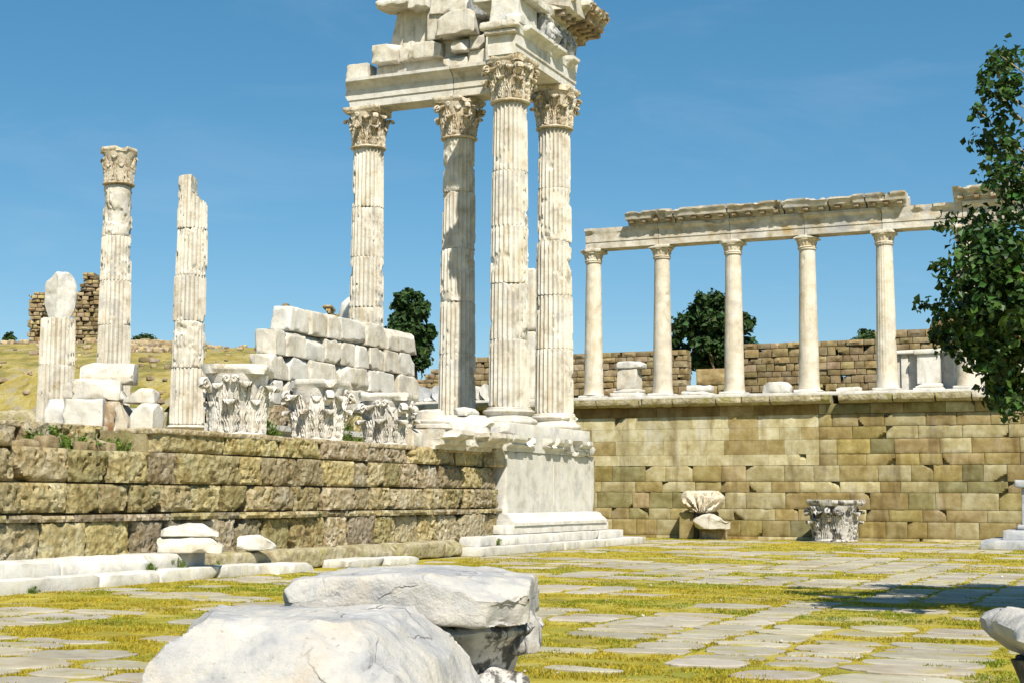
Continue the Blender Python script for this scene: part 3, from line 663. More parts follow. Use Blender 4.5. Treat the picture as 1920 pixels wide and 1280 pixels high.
t = column(-15.45, -2.85, 3.3, [5.3, 6.75], 'short broken fluted column stump at far left carrying a rounded slab', [.03, .12], 37, base=False, cap=False, shaft0=3.4)
V, F = stone((1.0, .62, 1.5), 371, .28, .06, .03, .3, 7, .3, cuta=.03)
w = 1-.22*sstep(.55, 0, V[:, 2]); V[:, 0] *= w; V[:, 0] *= 1-.25*sstep(1.0, 1.5, V[:, 2])
tag(MB().add(V, F).build('column_fragment', MARBLEW, None, (-15.45, -2.85, 6.73), (0, .03, R(24))), 'rounded upright column fragment balanced on the far left column stump', 'stone fragment')

# ------------------------------------------------------------------ entablature
AP = [(-.40, 0), (-.40, .24), (-.435, .25), (-.435, .56), (-.47, .58), (-.48, .62), (-.54, .68), (-.66, .74), (-.69, .77), (-.69, .86), (.40, .86), (.40, 0)]
def beam(name, prof, x0, x1, loc, mat, seed, label, cat, group, brk=None, ends=(.03, .03), rot=(0, 0, 0), amp=.005, res=.05, parent=None):
    V, F = extrude(prof, x0, x1, res, seed, amp, brk, ends)
    return tag(MB().add(V, F).build(name, mat, parent, loc, rot), label, cat, group)
GA = 'architrave beams of the temple'
beam('architrave', AP, -3.68, 0, (-3.08, 0, CAPT), MARBLEW, 61, 'long architrave beam over the left fluted column with a battered left end', 'beam', GA, breaker(1, -.5, -1, 61, .8, .4, .5), (.22, .004))
beam('architrave', AP, 0, 2.62, (-3.06, 0, CAPT), MARBLE, 62, 'architrave beam over the shaded column running into the temple corner', 'beam', GA, breaker(1, -.5, -1, 62, .8, .45, .4), (.004, .01))
# the return over the two nearest columns runs along y and shows its face to +x
AP2 = [(a, b) for a, b in AP]
beam('architrave', AP2, -3.75, .62, (0, 0, CAPT), MARBLEW, 63, 'architrave beam over the two nearest columns under the carved frieze', 'beam', GA, breaker(1, -.46, -1, 63, .5, .1, .9), (.02, .04), (0, 0, R(90)))
FP = [(-.40, 0), (-.40, .1), (-.43, .14), (-.50, .38), (-.46, .58), (-.40, .68), (-.44, .76), (.38, .76), (.38, 0)]
def relief(seed, amt):
    def fn(V):
        m = (V[:, 1] < -.36)
        V[:, 1] -= m*amt*(fbm(V/.22, seed, 4, .65)+.25)
        return V
    return fn
beam('frieze_block', FP, -2.0, -.75, (0, 0, CAPT+.865), FRIEZE, 64, 'grey weathered carved frieze block above the right corner, nearer the broken end', 'frieze', 'frieze blocks', relief(64, .13), (.08, .02), (0, 0, R(90)), .012, .035)
beam('frieze_block', FP, -.74, .55, (0, 0, CAPT+.865), FRIEZE, 65, 'grey weathered carved frieze block at the far right corner under the cornice', 'frieze', 'frieze blocks', relief(65, .15), (.02, .1), (0, 0, R(90)), .012, .035)
# cornice with modillions
CPn = [(-.42, 0), (-.42, .1), (-.52, .14), (-.55, .26), (-1.02, .30), (-1.04, .48), (-1.10, .52), (-1.16, .60), (-1.22, .74), (-1.22, .80), (.35, .80), (.35, 0)]
def sima(seed):
    b = breaker(1, -1.05, -1, seed, .35, .22, .8)
    def fn(V):
        m = (V[:, 2] > .5) & (V[:, 1] < -.95); V[:, 1] -= m*.10*fbm(V/.09, seed, 3, .7); V[:, 2] += m*.05*fbm(V/.12, seed+4, 3)
        return b(V)
    return fn
zc = CAPT+1.63
ct = beam('cornice_block', CPn, -.05, 1.42, (0, 0, zc), SOFFIT, 66, 'projecting corner cornice block with carved gutter edge and rusty underside', 'cornice', 'cornice blocks', sima(66), (.06, .1), (0, 0, R(90)), .012, .04)
ct2 = beam('cornice_block', CPn, -1.45, -.08, (0, 0, zc), MARBLE, 67, 'broken cornice block left of the projecting corner one', 'cornice', 'cornice blocks', lambda V: breaker(1, -.98, -1, 68, .6, -.3, 1.)(sima(67)(V)), (.15, .06), (0, 0, R(90)), .015, .04)
for par, ys in ((ct, (.12, .5, .88, 1.22)), (ct2, (-1.15, -.75, -.35))):
    for q in ys:
        V, F = stone((.17, .42, .16), int(q*100)+400, .035, .04, .014, .08, 2, .06); MB().add(V, F).build('modillion', SOFFIT, par, (q, -.73 if par is ct else -.6, .125))
# blocks on the return, above the nearest column
GB = 'backing blocks piled on the entablature'
def bk(px, z0, w, h, y, d, label, mat=MARBLE, rz=0, ry=0, rx=0, cuts=3, c=.14, amp=.014, seed=None, group=GB, **k):
    return stone_obj('stone_block', mat, (w, d, h), (px, y, z0), label, 'block', group, rz=rz, ry=ry, rx=rx, cuts=cuts, cd=c, amp=amp, nsc=.22, rad=.014, res=.05, seed=seed, **k)
A0 = CAPT+.865
bk(-.06, A0, .84, .78, -2.82, 1.3, 'squared block standing over the capital of the nearest column', MARBLEW, cuts=1, c=.1, seed=801)
arA = bpy.data.objects['architrave.002']
V, F = stone((.34, 1.12, .22), 808, .06, .05, .02, .15, 5, .12); MB().add(V, F).build('crown_return', MARBLE, arA, (-3.82, 0, .66))
V, F = stone((.22, .92, .14), 809, .04, .05, .015, .15, 3, .08); MB().add(V, F).build('crown_return', MARBLE, arA, (-3.80, 0, .53))
bk(.30, A0-.02, .42, .26, -3.55, .5, 'small broken block on the front end of the near architrave', MARBLEW, cuts=5, c=.12, seed=802)
bk(-.25, A0+.785, 1.7, .30, -2.6, 1.6, 'wide flat slab over the squared block, cut by the top of the picture', MARBLEW, cuts=5, c=.2, amp=.03, ry=.03, seed=803)
bk(-.2, A0+1.09, 1.3, .55, -2.3, 1.4, 'rough block on the flat slab, beyond the top of the picture', cuts=4, c=.25, seed=804)
bk(.25, zc+.81, 1.1, .4, .5, 1.3, 'broken white block lying on the corner cornice', MARBLEW, cuts=6, c=.22, amp=.03, seed=805)
bk(.1, zc+.81, 1.0, .45, -.85, 1.2, 'broken block on top of the cornice left of its corner', cuts=6, c=.22, amp=.03, seed=806)
bk(-.1, zc+1.27, 1.0, .5, -.9, 1.3, 'upper rough block on the cornice, beyond the top of the picture', cuts=4, c=.2, seed=807)

# backing blocks over the long architrave (face at y about -.4)
def bb(x0, x1, z0, z1, label, dy=0., d=.85, mat=MARBLE, **k):
    k.setdefault('cuts', 3); k['c'] = k.get('c', .14)*.75
    dy = dy*2.0+rng.uniform(-.05, .05); k.setdefault('rz', rng.normal(0, .03)); return bk((x0+x1)/2, z0, x1-x0+.0, z1-z0+.006, -.4+dy+d/2, d, label, mat, **k)
A1 = CAPT+.865
bb(-6.72, -5.98, A1, 14.44, 'stub block at the left end of the long architrave with a rusty hollow', .0, .6, cuts=2, c=.14, seed=811)
bb(-5.78, -4.95, A1, 14.35, 'left block of the lowest backing course on the long architrave', .1, cuts=1, c=.08, seed=812)
bb(-4.95, -3.46, A1, 14.36, 'long smooth block of the lowest backing course, left of the joint over the shaded column', .1, cuts=1, c=.08, seed=813)
bb(-5.77, -4.93, 14.36, 14.92, 'pitted block with a cut corner at the left edge of the backing pile', -.1, cuts=2, c=.2, seed=814, amp=.02)
bb(-4.92, -4.56, 14.37, 14.76, 'little block wedged between two larger ones in the backing pile', .0, .7, seed=815)
bb(-4.57, -3.46, 14.37, 14.86, 'block with a slanting white broken top edge in the backing pile', -.05, cuts=3, c=.2, seed=816)
o = bb(-5.35, -3.93, 14.93, 15.95, 'large picked block with a slanting left side high in the backing pile', .12, cuts=2, c=.1, amp=.025, seed=817)
me = o.data; 
vv = np.empty(len(me.vertices)*3, np.float32); me.vertices.foreach_get('co', vv); vv = vv.reshape(-1, 3)
m = vv[:, 0] < 0; vv[m, 0] *= (1-.33*np.clip(vv[m, 2]/1.0, 0, 1)); me.vertices.foreach_set('co', vv.ravel()); me.update()
bb(-3.93, -3.46, 14.88, 15.82, 'upright narrow block beside the large picked block', -.05, .7, amp=.02, cuts=1, seed=818)
bb(-3.45, -2.22, 14.86, 15.56, 'bulging boss block with a rust brown face in the backing pile', -.2, cuts=4, c=.22, seed=819)
bb(-3.12, -2.56, 14.40, 14.76, 'small white broken block under the bulging boss block', -.1, .6, MARBLEW, cuts=6, c=.16, seed=820)
bb(-2.55, -2.08, 14.46, 14.86, 'grey block right of the small white broken one', .0, .7, seed=821)
bb(-3.42, -2.66, A1, 14.34, 'low block with a sunlit sloping top on the architrave near the corner', .0, cuts=4, c=.2, seed=822)
bb(-2.65, -1.98, A1, 14.45, 'squarish block on the architrave near the corner', .05, seed=823)
bb(-1.97, -1.3, A1, 15.0, 'tall rough block against the return of the entablature', -.05, cuts=4, c=.2, amp=.025, seed=824)
bb(-2.2, -1.3, 15.0, 15.3, 'thin grey block above the tall rough block', .05, seed=825)
bb(-5.5, -4.40, 15.97, 16.32, 'overhanging top block at the upper left of the backing pile', -.25, 1.0, cuts=5, c=.2, seed=826)
bb(-4.42, -3.80, 15.84, 16.25, 'rusty block under the top edge of the picture, second from the left', -.2, .9, cuts=5, c=.2, seed=827)
bb(-3.80, -2.55, 15.58, 16.15, 'sloping picked slab above the bulging boss block', -.1, 1.0, cuts=3, c=.3, amp=.02, ry=.12, seed=828)
bb(-2.62, -1.6, 15.32, 15.88, 'stained broken block beside the wide flat slab', -.15, .9, FRIEZE, cuts=6, c=.22, seed=829)
bb(-2.5, -1.2, 15.9, 16.5, 'rough top block of the pile, beyond the top of the picture', .0, 1.0, cuts=4, c=.25, seed=830)
bb(-5.2, -3.9, 16.34, 16.8, 'weathered top block of the pile, beyond the upper left edge of the picture', .0, 1.0, cuts=4, c=.25, seed=831)
bk(-3.2, A1, 3.6, 2.3, .15, .7, 'plain inner block seen through the gaps of the backing pile', cuts=0, seed=834)
bb(-1.28, -.45, A1, 14.7, 'block filling the angle behind the nearest column', .1, .8, seed=832)
bb(-1.28, -.45, 14.7, 15.6, 'upper block filling the angle behind the corner entablature', .05, .9, seed=833)

# ------------------------------------------------------------------ three fallen capitals on the ledge
GC = 'carved capitals set along the podium edge'
def fallen(x, y, z, rb, H, seed, label, rz, loss, mat=CARVEDW, tilt=0, group=GC, al=.8):
    t = thing('carved_capital', label, 'capital', (x, y, z), rz, group); t.rotation_euler = (tilt, 0, rz)
    capital(t, 0, H, rb, seed, loss, mat, al); return t
fallen(-.02, -15.62, 2.44, .50, 1.32, 41, 'large carved capital on the podium edge beside the lone broken column, its right half plain', .4, .38)
fallen(-.02, -12.72, 2.44, .46, 1.26, 42, 'middle of the three carved capitals on the podium edge, with a tilted broken rim', .1, .22)
fallen(-.02, -9.75, 2.44, .45, 1.18, 43, 'smallest carved capital on the podium edge, nearest the tall columns', .25, .15, CARVEDW, 0, al=.5)
# broken pieces at the foot of the tall columns
stone_obj('marble_block', MARBLE, (.7, .75, .42), (.3, -9.4, 2.44), 'plain marble block tucked behind the right carved capital', 'block', cuts=3, seed=851)
t = thing('base_fragment', 'rounded broken column base with mouldings left on the podium edge', 'stone fragment', (.45, -8.35, 2.86))
V, F = lathe([(0, 0), (.5, 0), (.56, .04), (.56, .1), (.5, .14), (.52, .17), (.52, .2), (.45, .23), (.42, .42), (.3, .47), (0, .48)], 60); V += .02*np.stack([fbm(V/.2+3*k, 852+k, 3) for k in range(3)], 1)
V = cut(V, (0, .12, .3), (.2, 1, .15), .03, .15, 5); V = cut(V, (.25, 0, .4), (1, .3, .6), .03, .15, 6); MB().add(V, F).build('moulded_stone', MARBLE, t)
t = thing('base_fragment', 'broken column base with a beaded roll beside the nearest column', 'stone fragment', (.42, -6.75, 2.86))
V, F = lathe([(0, 0), (.66, 0), (.66, .16), (.7, .18), (.74, .24), (.7, .3), (.6, .33), (.52, .42), (0, .44)], 72); th = np.arctan2(V[:, 1], V[:, 0]); V[:, :2] *= (1+.02*(np.sin(th*40) > 0)*(np.abs(V[:, 2]-.24) < .05))[:, None]
V += .015*np.stack([fbm(V/.2+3*k, 853+k, 3) for k in range(3)], 1); V = cut(V, (0, -.3, .2), (.3, -1, .5), .03, .15, 7); MB().add(V, F).build('moulded_stone', MARBLE, t)
V, F = stone((.5, .7, .2), 854, .04, .05, .03, .12, 5, .15); MB().add(V, F).build('broken_top', MARBLEW, t, (-.05, .2, .42))
t_cor = [(-.4, 0), (.42, 0), (.45, .08), (.62, .12), (.66, .2), (.86, .26), (.9, .33), (.88, .44), (-.4, .46)]
for y0, y1, sd, l in ((-9.05, -7.35, 855, 'broken cornice block overhanging the podium wall, farther from the tall columns'), (-7.3, -5.65, 856, 'broken cornice block overhanging the podium wall, next to the marble pedestal')):
    o = mould('cornice_fragment', t_cor, y0, y1, (.36, 0, 2.42), MARBLE, sd, breaker(1, .56, 1, sd, .5, -.05), (.15, .12), None, .022); tag(o, l, 'cornice', 'broken cornice blocks')
stone_obj('stone_block', TUFA, (.5, .85, .7), (.62, -5.5, 2.08), 'tan block standing at the joint of podium wall and marble pedestal', 'block', cuts=4, cd=.14, amp=.03, seed=857, res=.05)
for i, (y, w, l) in enumerate(((-1.2, .7, 'broken cornice lump with scroll at the middle of the pedestal top'), (-.5, .8, 'fluted broken cornice lump on the pedestal top'), (.32, .75, 'white broken cornice lump at the far right end of the pedestal top'))):
    stone_obj('cornice_lump', MARBLEW, (.8, w, .36), (.62, y, 2.47), l, 'stone fragment', 'broken lumps on the pedestal', cuts=7, cd=.2, amp=.04, seed=860+i, res=.05, rad=.05)

# ------------------------------------------------------------------ stacked block wall of the cella
cw_ = thing('stacked_wall', 'dry stacked wall of big white marble blocks behind the three capitals', 'wall', (-3.5, -5.6, 2.42))
rowsC = [(5.33, 5.95, [(-8.4, -7.5), (-7.48, -6.6), (-6.58, -5.93), (-5.9, -4.62), (-4.6, -3.42), (-3.4, -1.65)]),
         (4.71, 5.32, [(-9.05, -8.5), (-8.48, -7.6), (-7.58, -6.70), (-6.67, -5.9), (-5.88, -5.18), (-5.16, -4.4), (-4.38, -3.64), (-3.62, -2.7), (-2.68, -1.82)]),
         (4.12, 4.71, [(-9.15, -8.4), (-8.38, -7.43), (-7.41, -5.98), (-5.95, -4.45), (-4.43, -2.87), (-2.84, -1.6)]),
         (3.52, 4.12, [(-9.0, -8.6), (-8.58, -8.1), (-8.08, -6.9), (-6.88, -5.87), (-5.85, -4.4), (-4.38, -3.0), (-2.98, -1.7)])]
for ri, (z0, z1, bl) in enumerate(rowsC):
    for bi, (a, b) in enumerate(bl):
        V, F = stone((.62, b-a+.01, z1-z0-.002), 900+ri*10+bi, .022, .045, .014, .3, 4, .15, .02)
        # wavy worn upper edge
        wv = (.03+.05*fbm(np.c_[V[:, 1]/.35, V[:, 0]*0, V[:, 0]*0+ri*7+bi], 77, 2))*sstep(.3, .6, V[:, 2])*sstep(.15, .48, V[:, 0])
        V[:, 2] -= wv*1.6
        MB().add(V, F).build('block', MARBLE if (ri+bi) % 3 else MARBLEW, cw_, (-.31+random.uniform(-.03, .03), (a+b)/2+5.6, z0-2.42))
mb = MB(); wall_blocks(mb, (-.05, -4.1, 0), (0, 1, 0), (1, 0, 0), 8.2, [(0, .55), (.55, 1.1)], 1.0, seed=71, res=.07, rad=.04, amp=.02, depth=.9, tint=t_tufa)
mb.build('foundation', TUFA, cw_)
mould('marble_kerb', [(-.3, 0), (.5, 0), (.5, .25), (.62, .3), (.62, .42), (-.3, .42)], -13.5, -7.6, (-2.0, 0, 2.42), MARBLEW, 72)
tag(bpy.data.objects['marble_kerb'], 'low moulded marble course behind the middle and right capitals', 'kerb')

# heap of blocks in front of the left columns
GH = 'heap of marble blocks before the left columns'
def hp(px0, py0, px1, py1, Z, l, rz=0, d=.6, mat=MARBLE, ext=0, **k):
    w = (px1-px0)/2800*Z; q = cw(((px0+px1)/2-960)/2800*Z, Z+d/2); h = (py1-py0)/2800*Z+ext
    k.setdefault('cuts', 5); k.setdefault('cd', .16)
    return stone_obj('heap_block', mat, (w, d, h), (q[0], q[1], 1.35+(927-py1)/2800*Z-ext), l, 'block', GH, rz=R(24)+rz, amp=.018, rad=.018, res=.045, **k)
hp(145, 679, 245, 719, 30.2, 'long top block of the heap in front of the left columns', .05)
hp(132, 710, 218, 749, 29.8, 'second block from the top in the heap by the left columns', .1)
hp(112, 712, 134, 747, 30.2, 'small block leaning left of the second layer of the heap', .2)
hp(80, 748, 116, 786, 29.7, 'grey block at the left end of the heap, lowest layer', .15, mat=MARBLEW, ext=.3)
hp(115, 747, 189, 786, 29.3, 'large white block in the lowest layer of the heap', .1, mat=MARBLEW, ext=.3)
hp(188, 752, 220, 788, 29.6, 'rounded rusty block right of the large white one in the heap', .3, ext=.3, cuts=8, mat=SOFFIT)
hp(217, 754, 244, 790, 29.4, 'upright slim block near the right end of the heap', -.15, ext=.3)
hp(230, 727, 291, 755, 29.4, 'tapering broken slab on the right end of the heap', -.1, cuts=7)
hp(247, 756, 294, 792, 29.3, 'drum like block with a rusty hollow at the right end of the heap', -.2, ext=.3)
hp(213, 728, 234, 753, 30, 'pitted small block in the middle of the heap', .1)
stone_obj('heap_block', MARBLEG, (.6, .8, .3), (-4.2, -13.2, 2.9), 'low grey block between the heap and the lone broken column', 'block', GH, cuts=5, cd=.15)

# ------------------------------------------------------------------ terrace wall with the stoa
tw = thing('terrace_wall', 'tall ochre ashlar terrace wall carrying the row of columns', 'wall', (0, 8.7, 0))
Z_ = [4.35, 4.02, 3.62, 3.22, 2.75, 2.39, 1.87, 1.52, .99, .62, .10]
up = [(b, a) for a, b in zip(Z_[:5], Z_[1:6])]; lo = [(b, a) for a, b in zip(Z_[5:-1], Z_[6:])]
mb = MB(); kw = dict(depth=.25, tint=t_ochre)
wall_blocks(mb, (-24, 0, 0), (1, 0, 0), (0, -1, 0), 29.6, up[:1], 1.0, .35, .11, .012, .006, .2, .006, seed=80, off=.003, chip=.02, slant=.0, depth=.25, tint=lambda r: t_ochre(r)*np.array([.86, .74, .64]))  # top course tinted darker: brown staining plus painted shade of the cornice
wall_blocks(mb, (-24, 0, 0), (1, 0, 0), (0, -1, 0), 29.6, up[1:], 1.0, .35, .11, .012, .006, .2, .006, seed=81, off=.003, chip=.02, slant=.0, depth=.25, tint=t_pale)
wall_blocks(mb, (5.6, 0, 0), (1, 0, 0), (0, -1, 0), 17, up, 1.05, .35, .05, .03, .016, .2, .014, seed=82, off=.008, chip=.2, slant=.01, **kw)
wall_blocks(mb, (-24, 0, 0), (1, 0, 0), (0, -1, 0), 46.6, lo, .98, .4, .05, .028, .015, .2, .012, seed=83, off=.008, chip=.3, slant=.015, **kw)
wall_blocks(mb, (-24, -.06, 0), (1, 0, 0), (0, -1, 0), 46.6, [(-.05, .1)], 1.6, .3, .1, .03, .015, .2, .012, seed=84, **kw)
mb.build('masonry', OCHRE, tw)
mb = MB(); boxm(mb, -24, 23, .16, 1.6, -.2, 4.36); mb.build('core', SOIL, tw, smooth=False)
CP = [(-.06, 0), (-.24, .01), (-.30, .05), (-.36, .08), (-.38, .13), (-.38, .27), (.6, .27), (.6, 0)]
xs = [-24, -21, -18.6, -16, -13.7, -11.2, -9.1, -7, -5.2, -3.4, -1.9, -.4, .8, 2.3, 4.1, 6.05]
for a, b in list(zip(xs, xs[1:]))+[(6.3, 8.0), (8.0, 9.3), (9.3, 10.4), (10.4, 12), (12, 14), (14, 16.5), (16.5, 19.5), (19.5, 22.5)]:
    V, F = extrude(CP, a+.008, b-.008, .07, int(a*10)+500, .012, breaker(1, -.26, -1, 86, .5, .35, .8), (.02, .02)); MB().add(V, F).build('cornice', KERB if int(a*7) % 3 else MARBLE, tw, (0, 0, 4.355))
V, F = stone((47, .9, .12), 87, .02, .25, .012, .4, 0); MB().add(V, F).build('stylobate', MARBLEW, tw, (0, .55, 4.63))

sx = [-2.42+2.52*k for k in range(7)]
ST = 4.76
sl_ = ['stoa column at the left end of the row, with a shell like chip in its shaft', 'second stoa column from the left on the terrace wall', 'third stoa column, standing before the big tree', 'fourth stoa column, left of the white streaks on the back wall', 'faintly fluted stoa column left of the white parapet', 'stoa column partly hidden by the leafy branches at the right', 'stoa column beyond the right edge of the picture']
def stoa_col(x, label, k):
    t = thing('stoa_column', label, 'column', (x, 9.5, ST), 0, 'columns of the stoa')
    V, F = stone((.86, .86, .10), 700+k, .03, .08, .012, .2, 3, .06); MB().add(V, F).build('plinth', MARBLEW, t)
    H = 4.62; zz = np.linspace(0, 1, 60); prof = []
    for q in zz: prof.append((.335-.055*q-.02*q*q+.03*max(0, 1-q*14)**2, .10+q*H))
    prof[-1] = (prof[-1][0]+.0, prof[-1][1]); prof += [(.30, .12+H), (.30, .16+H)]
    V, F = lathe([(0, .1)]+prof+[(0, .16+H)], 120); th = np.arctan2(V[:, 1], V[:, 0]); rr = np.hypot(V[:, 0], V[:, 1])
    fl = (.010 if k == 4 else .0025)*(1-np.abs(np.sin(th*10)))*(V[:, 2] > .6)
    n1 = fbm(V/np.array([.4, .4, .7]), 710+k, 4); dd = fl+.006*n1+.05*sstep(.42, .7, fbm(V/.5, 730+k, 4))
    V[:, :2] *= ((rr-dd*(rr > .05))/np.maximum(rr, 1e-6))[:, None]
    MB().add(V, F).build('shaft', STOA, t)
    # capital: a ring of small leaves under an echinus and a thin abacus
    V, F = lathe([(0, 0), (.30, 0), (.315, .02), (.30, .04), (.285, .06), (.295, .16), (.33, .24), (.38, .27), (.385, .30), (0, .30)], 96); th = np.arctan2(V[:, 1], V[:, 0])
    k2 = (V[:, 2] > .05)*(V[:, 2] < .25)*(np.hypot(V[:, 0], V[:, 1]) > .1); V[:, :2] *= (1+k2*.10*np.abs(np.sin(th*8))*np.sin(np.clip((V[:, 2]-.05)/.2, 0, 1)*np.pi))[:, None]
    V += .012*np.stack([fbm(V/.1+3*q, 740+k+q, 3) for q in range(3)], 1)
    c = MB().add(V, F).build('capital', CARVED, t, (0, 0, .16+H))
    V, F = stone((.78, .78, .11), 750+k, .02, .07, .01, .2, 4, .08); MB().add(V, F).build('abacus', MARBLE, c, (0, 0, .30))
STOA = stone_mat('stoa_shaft_marble', [(.3, (.44, .38, .28)), (.45, (.60, .53, .41)), (.62, (.72, .66, .55))], 2.2, stain=[((.40, .39, .38), 1.2, .54, .7, .6)], streak=[((.5, .36, .16), 6, .35, .56, .72, .6), ((.38, .37, .36), 7, .3, .58, .74, .6)], bump=.35, bscale=16)
BEAMM = stone_mat('stained_beam_marble', [(.3, (.33, .27, .17)), (.46, (.52, .47, .38)), (.62, (.68, .64, .56))], 2.2, stain=[((.33, .34, .36), 1., .5, .66, .8), ((.40, .27, .09), 1.6, .54, .7, .75)], streak=[((.22, .20, .18), 1.2, 5, .58, .72, .5)], spots=((.18, .12, .06), 18, .64, .74, .5), bump=.5)
for k, x in enumerate(sx): stoa_col(x, sl_[k], k)
BP = [(-.34, 0), (-.34, .22), (-.365, .23), (-.365, .52), (-.42, .57), (-.47, .62), (-.47, .71), (.35, .71), (.35, 0)]
ST2 = ST+.10+4.62+.06+.41
bl_ = ['left end beam of the stoa, jutting past the first column', 'stoa beam between the second and third columns, under the left cornice', 'stoa beam between the third and fourth columns with a wedge crack above', 'stoa beam between the fourth and fifth columns', 'stoa beam right of the fifth column, bare between the two cornice runs', 'stoa beam behind the leafy branches at the right', ]
for k in range(6):
    a = sx[k] if k else -2.36+0; b = sx[k+1]
    if k == 0: a = sx[0]-.22
    o = beam('stoa_beam', BP, a+.006-(a+b)/2, b-.006-(a+b)/2, ((a+b)/2, 9.5, ST2), BEAMM, 760+k, bl_[k], 'beam', 'beams of the stoa', breaker(1, -.37, -1, 761+k, .7, -.05 if k in (0, 4) else .2, .9), (.05 if k == 0 else .005, .005))
def cornice(a, b, sd, label):
    t = thing('stoa_cornice', label, 'cornice', ((a+b)/2, 9.5, ST2+.715), 0, 'cornice blocks of the stoa')
    P = [(-.40, 0), (-.44, .12), (-.74, .16), (-.77, .27), (-.84, .36), (-.84, .42), (.4, .42), (.4, 0)]
    bk2 = breaker(1, -.55, -1, sd, .55, .2, .9)
    def dm(V):
        V = bk2(V); V[:, 2] -= .10*sstep(.3, .42, V[:, 2])*sstep(.0, .4, fbm(V/.4, sd+2, 3)); return V
    V, F = extrude(P, -(b-a)/2+.008, (b-a)/2-.008, .05, sd, .016, dm, (.03, .03)); MB().add(V, F).build('cornice', BEAMM, t)
    n = int((b-a)/.42)
    for q in range(n):
        V, F = stone((.17, .26, .13), sd+q, .02, .06, .01, .1, 1, .04); MB().add(V, F).build('dentil', SOFFIT, t, (-(b-a)/2+(q+.5)*(b-a)/n, -.56, .045))
for i, (a, b, l) in enumerate(((-1.0, .75, 'cornice block at the left end of the long stoa cornice'), (.75, 2.62, 'second cornice block of the stoa from the left'), (2.62, 4.5, 'cornice block above the third and fourth stoa columns'), (4.5, 6.0, 'cornice block right of the wedge crack in the stoa beams'), (6.0, 7.2, 'cornice block just before the rounded right end of the long stoa cornice'), (7.2, 8.5, 'rounded end block of the long stoa cornice'), (9.9, 11.4, 'first cornice block of the short run behind the leafy branches'), (11.4, 12.7, 'cornice block at the right edge of the picture behind the leaves'))):
    cornice(a, b, 780+i*9, l)
# things standing on the terrace edge
t = thing('small_pedestal', 'small marble pedestal with a broken top slab between the first two stoa columns', 'pedestal', (-1.1, 9.45, ST))
V, F = stone((1.15, .8, .14), 1, .03, .08, .015, .2, 3, .1); MB().add(V, F).build('base', MARBLEW, t)
V, F = stone((.95, .7, .14), 2, .05, .08, .015, .2, 2, .1); MB().add(V, F).build('base', MARBLEW, t, (0, 0, .135))
V, F = stone((.72, .6, .72), 3, .02, .08, .012, .2, 4, .12); MB().add(V, F).build('shaft', MARBLE, t, (.02, 0, .27))
V, F = stone((1.0, .7, .24), 4, .04, .06, .025, .2, 5, .15); MB().add(V, F).build('top_slab', MARBLEW, t, (.05, 0, .98))
t = thing('stepped_stub', 'stepped marble base stub between the second and third stoa columns', 'base', (1.45, 9.45, ST))
V, F = stone((1.15, .7, .14), 5, .03, .08, .015, .2, 3, .1); MB().add(V, F).build('base', MARBLEW, t)
V, F = stone((.85, .55, .2), 6, .05, .08, .02, .2, 4, .12); MB().add(V, F).build('stub', MARBLEW, t, (0, 0, .135))
stone_obj('marble_lump', MARBLEW, (.95, .6, .38), (4.05, 9.45, ST), 'white broken marble lump between the third and fourth stoa columns', 'stone fragment', cuts=7, cd=.2, amp=.03, seed=7)
stone_obj('marble_slab', MARBLEW, (.8, .5, .15), (6.45, 9.4, ST), 'low white slab on the terrace edge between the fourth and fifth stoa columns', 'slab', cuts=4, cd=.1, seed=8)
stone_obj('small_stone', RUBBLE, (.25, .25, .2), (2.2, 9.75, ST), 'small brown stone topped by a white one left of the third stoa column', 'stone', cuts=4, cd=.06, seed=9)
# white parapet
par = thing('marble_parapet', 'white panelled marble parapet with pedestal right of the fifth stoa column', 'parapet', (10.2, 10.5, 4.7))
V, F = stone((4.7, .4, 1.3), 10, .01, .2, .005, .3, 0); MB().add(V, F).build('panel_wall', MARBLEW, par)
for x in (-2.1, -.45, .75, 2.1):
    V, F = stone((.22, .1, 1.3), 11, .01, .1, .004, .3, 0); MB().add(V, F).build('pilaster', MARBLEW, par, (x, -.23, 0))
V, F = stone((4.8, .62, .14), 12, .04, .15, .012, .3, 4, .06); MB().add(V, F).build('coping', MARBLEW, par, (0, -.08, 1.3))
for x in (-1.3, 1.5):
    V, F = stone((.72, .4, .95), 13, .015, .1, .006, .3, 1, .05); MB().add(V, F).build('pedestal', MARBLEW, par, (x, -.42, .3))
    V, F = stone((1.0, .6, .15), 14, .03, .08, .012, .3, 3, .08); MB().add(V, F).build('pedestal_base', MARBLEW, par, (x, -.46, .02))
    V, F = stone((.86, .5, .14), 15, .04, .08, .012, .3, 3, .08); MB().add(V, F).build('pedestal_base', MARBLEW, par, (x, -.44, .168))
    V, F = stone((.9, .52, .16), 16, .04, .08, .012, .3, 3, .06); MB().add(V, F).build('pedestal_cap', MARBLEW, par, (x, -.44, 1.25))
